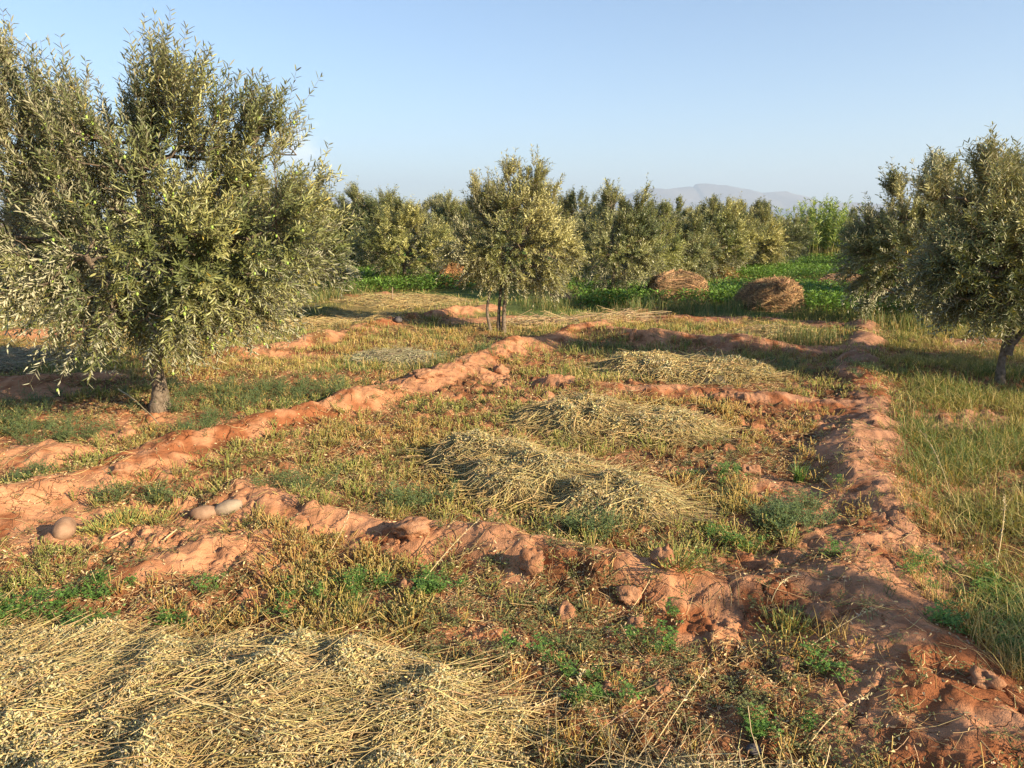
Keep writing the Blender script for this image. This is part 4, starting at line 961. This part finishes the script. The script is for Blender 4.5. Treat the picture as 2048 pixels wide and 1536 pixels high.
# single plants that stand out
def tuft(px, py, n, h, wd, col, label, seed, lean=.5, name='grass_tuft', cat='grass tuft', seedhead=False):
    r = np.random.default_rng(seed); p = at(px, py); mb = MB(); az = r.random(n) * 6.28; hh_ = h * r.uniform(.5, 1.1, n); ln = hh_ * r.uniform(.1, lean * 1.8, n); s_ = np.linspace(0, 1, 6)[None, :, None]
    b = np.zeros((n, 3)); b[:, :2] = r.normal(size=(n, 2)) * h * .10
    P = np.repeat(b[:, None], 6, 1); P[:, :, :2] += np.stack([np.cos(az) * ln, np.sin(az) * ln], 1)[:, None] * s_ ** 1.7; P[:, :, 2] += hh_[:, None] * s_[..., 0] * (1 - .35 * s_[..., 0] ** 2 * (ln / hh_)[:, None])
    mb.blades(P, np.array([.7, 1, 1, .8, .5, .05])[None] * wd * r.uniform(.7, 1.2, (n, 1)), unit(np.stack([-np.sin(az), np.cos(az), r.normal(size=n) * .3], 1)), jit(col, n, r))
    if seedhead:
        m = n * 30; q_ = r.integers(0, n, m); u = r.uniform(.5, 1, m); bb_ = P[q_, 5] * u[:, None] + P[q_, 2] * (1 - u)[:, None]
        mb.leaves(bb_, rdir(m, r), rdir(m, r), .012, .006, jit(np.array(col) * 1.3, m, r))
    return link(name, mb.build(name, M_green), loc=(p[0], p[1], float(gz(p[0], p[1])[0])), label=label, cat=cat)
tuft(1597, 968, 60, .15, .006, (.13, .22, .055), 'tuft of broad green grass blades left of the long ridge', 601, .6)
tuft(1378, 617, 14, .34, .012, (.22, .30, .09), 'single leafy green weed standing before the gap between the haystacks', 602, .45, 'weed', 'weed')
tuft(1510, 625, 16, .36, .008, (.20, .22, .10), 'seeding grey-green weed in front of the rounded haystack', 603, .2, 'weed', 'weed', True)
tuft(1545, 627, 9, .34, .008, (.20, .22, .10), 'slim seeding weed before the right half of the rounded haystack', 604, .15, 'weed', 'weed', True)
GT = [(250, 1055, 'golden stubble tuft right of the egg-shaped stone', .07), (305, 1052, 'golden stubble tuft left of the two brown stones', .06), (205, 1070, 'low tuft behind the egg-shaped stone', .05), (1575, 1285, 'golden stubble tuft below the near right ridge crest', .07), (1345, 1190, 'short golden tuft on the end of the near cross ridge', .05)]
for k, (px, py, lb, hh) in enumerate(GT):
    r = np.random.default_rng(700 + k); p = at(px, py); n = 110; mb = MB()
    b = np.concatenate([r.normal(size=(n, 2)) * .038, np.zeros((n, 1)) - .005], 1); t = b * np.array([1.7, 1.7, 0]) + np.stack([r.normal(size=n) * .01, r.normal(size=n) * .01, hh * r.uniform(.6, 1.15, n)], 1)
    mb.tubes(np.stack([b, (b + t) / 2, t], 1), .0016 * r.uniform(.7, 1.3, n), np.where((r.random(n) < .6)[:, None], jit((.52, .40, .13), n, r), jit((.27, .30, .08), n, r)), 4)
    m = 200; q_ = r.integers(0, n, m); mb.leaves(t[q_] - (t[q_] - b[q_]) * r.random((m, 1)) * .7, rdir(m, r), rdir(m, r), .014, .006, jit((.24, .30, .10), m, r))
    link('stubble_tuft', mb.build('stubble_tuft', M_green), loc=(p[0], p[1], float(gz(p[0], p[1])[0])), label=lb, cat='stubble tuft', group='stubble tufts on bare red earth')

# ------------------------------------------------------------------ mountains and haze
def mountains(pts, Yd, depth, name, label, seed):
    xs = []; zs = []
    for px, py in pts: q = atY(px, py, Yd); xs.append(q[0]); zs.append(q[2])
    X = np.linspace(xs[0], xs[-1], 220); Z = np.interp(X, xs, zs); Vn = np.linspace(-1, 1, 31)
    XX, VV = np.meshgrid(X, Vn); ZZ = np.interp(XX, X, Z) * np.clip(1 - np.abs(VV) ** .9, 0, 1)
    k = fbm(XX / 420., VV * 6, seed, 4); ZZ = ZZ * (.86 + .28 * k) ; ZZ[0] = ZZ[-1] = -60
    YY = Yd + VV * depth + (fbm(XX / 900., VV * 2, seed + 5, 2) - .5) * depth * .4
    i, j = np.meshgrid(np.arange(30), np.arange(219), indexing='ij'); b0 = (i * 220 + j).ravel()
    link(name, mesh_from(name, np.stack([XX, YY, ZZ], -1).reshape(-1, 3), np.stack([b0, b0 + 1, b0 + 221, b0 + 220], 1), np.ones((XX.size, 3)), True, [M_mount]), kind='structure', label=label, cat='mountain')
mountains([(1150, 446), (1230, 400), (1285, 376), (1350, 377), (1385, 378), (1392, 372), (1450, 374), (1500, 379), (1520, 385), (1545, 380), (1570, 379), (1605, 386), (1630, 400), (1680, 408), (1760, 425), (1800, 446)], 9000, 1800, 'mountain', 'flat-topped hazy mesa on the horizon', 3)
mountains([(1500, 446), (1560, 415), (1640, 407), (1720, 404), (1800, 412), (1900, 420), (2000, 425), (2150, 446)], 7000, 1000, 'mountain', 'low hazy foothill line right of the mesa', 8)
mountains([(520, 446), (590, 412), (660, 398), (760, 402), (860, 408), (960, 396), (1040, 405), (1140, 446)], 9500, 1500, 'mountain', 'faint hill line behind the left half of the grove', 13)

hz = 640.0; hx, hy0, hy1 = 12500.0, -12500.0, 12500.0
V = np.array([(sx_, sy_, sz_) for sz_ in (-62.0, hz) for sx_, sy_ in ((-hx, hy0), (hx, hy0), (hx, hy1), (-hx, hy1))])
Qh = np.array([[3, 2, 1, 0], [4, 5, 6, 7], [0, 1, 5, 4], [1, 2, 6, 5], [2, 3, 7, 6], [3, 0, 4, 7]])
mh = bpy.data.materials.new('haze'); mh.use_nodes = True; t = mh.node_tree
t.nodes.remove(t.nodes['Principled BSDF'])
pv = t.nodes.new('ShaderNodeVolumePrincipled'); pv.inputs['Density'].default_value = .00017; pv.inputs['Color'].default_value = (.60, .77, 1.0, 1); pv.inputs['Anisotropy'].default_value = .1
t.links.new(pv.outputs[0], t.nodes['Material Output'].inputs['Volume'])
link('haze', mesh_from('haze', V, Qh, None, False, [mh]), kind='stuff', label='thin pale haze hanging over the plain', cat='haze')
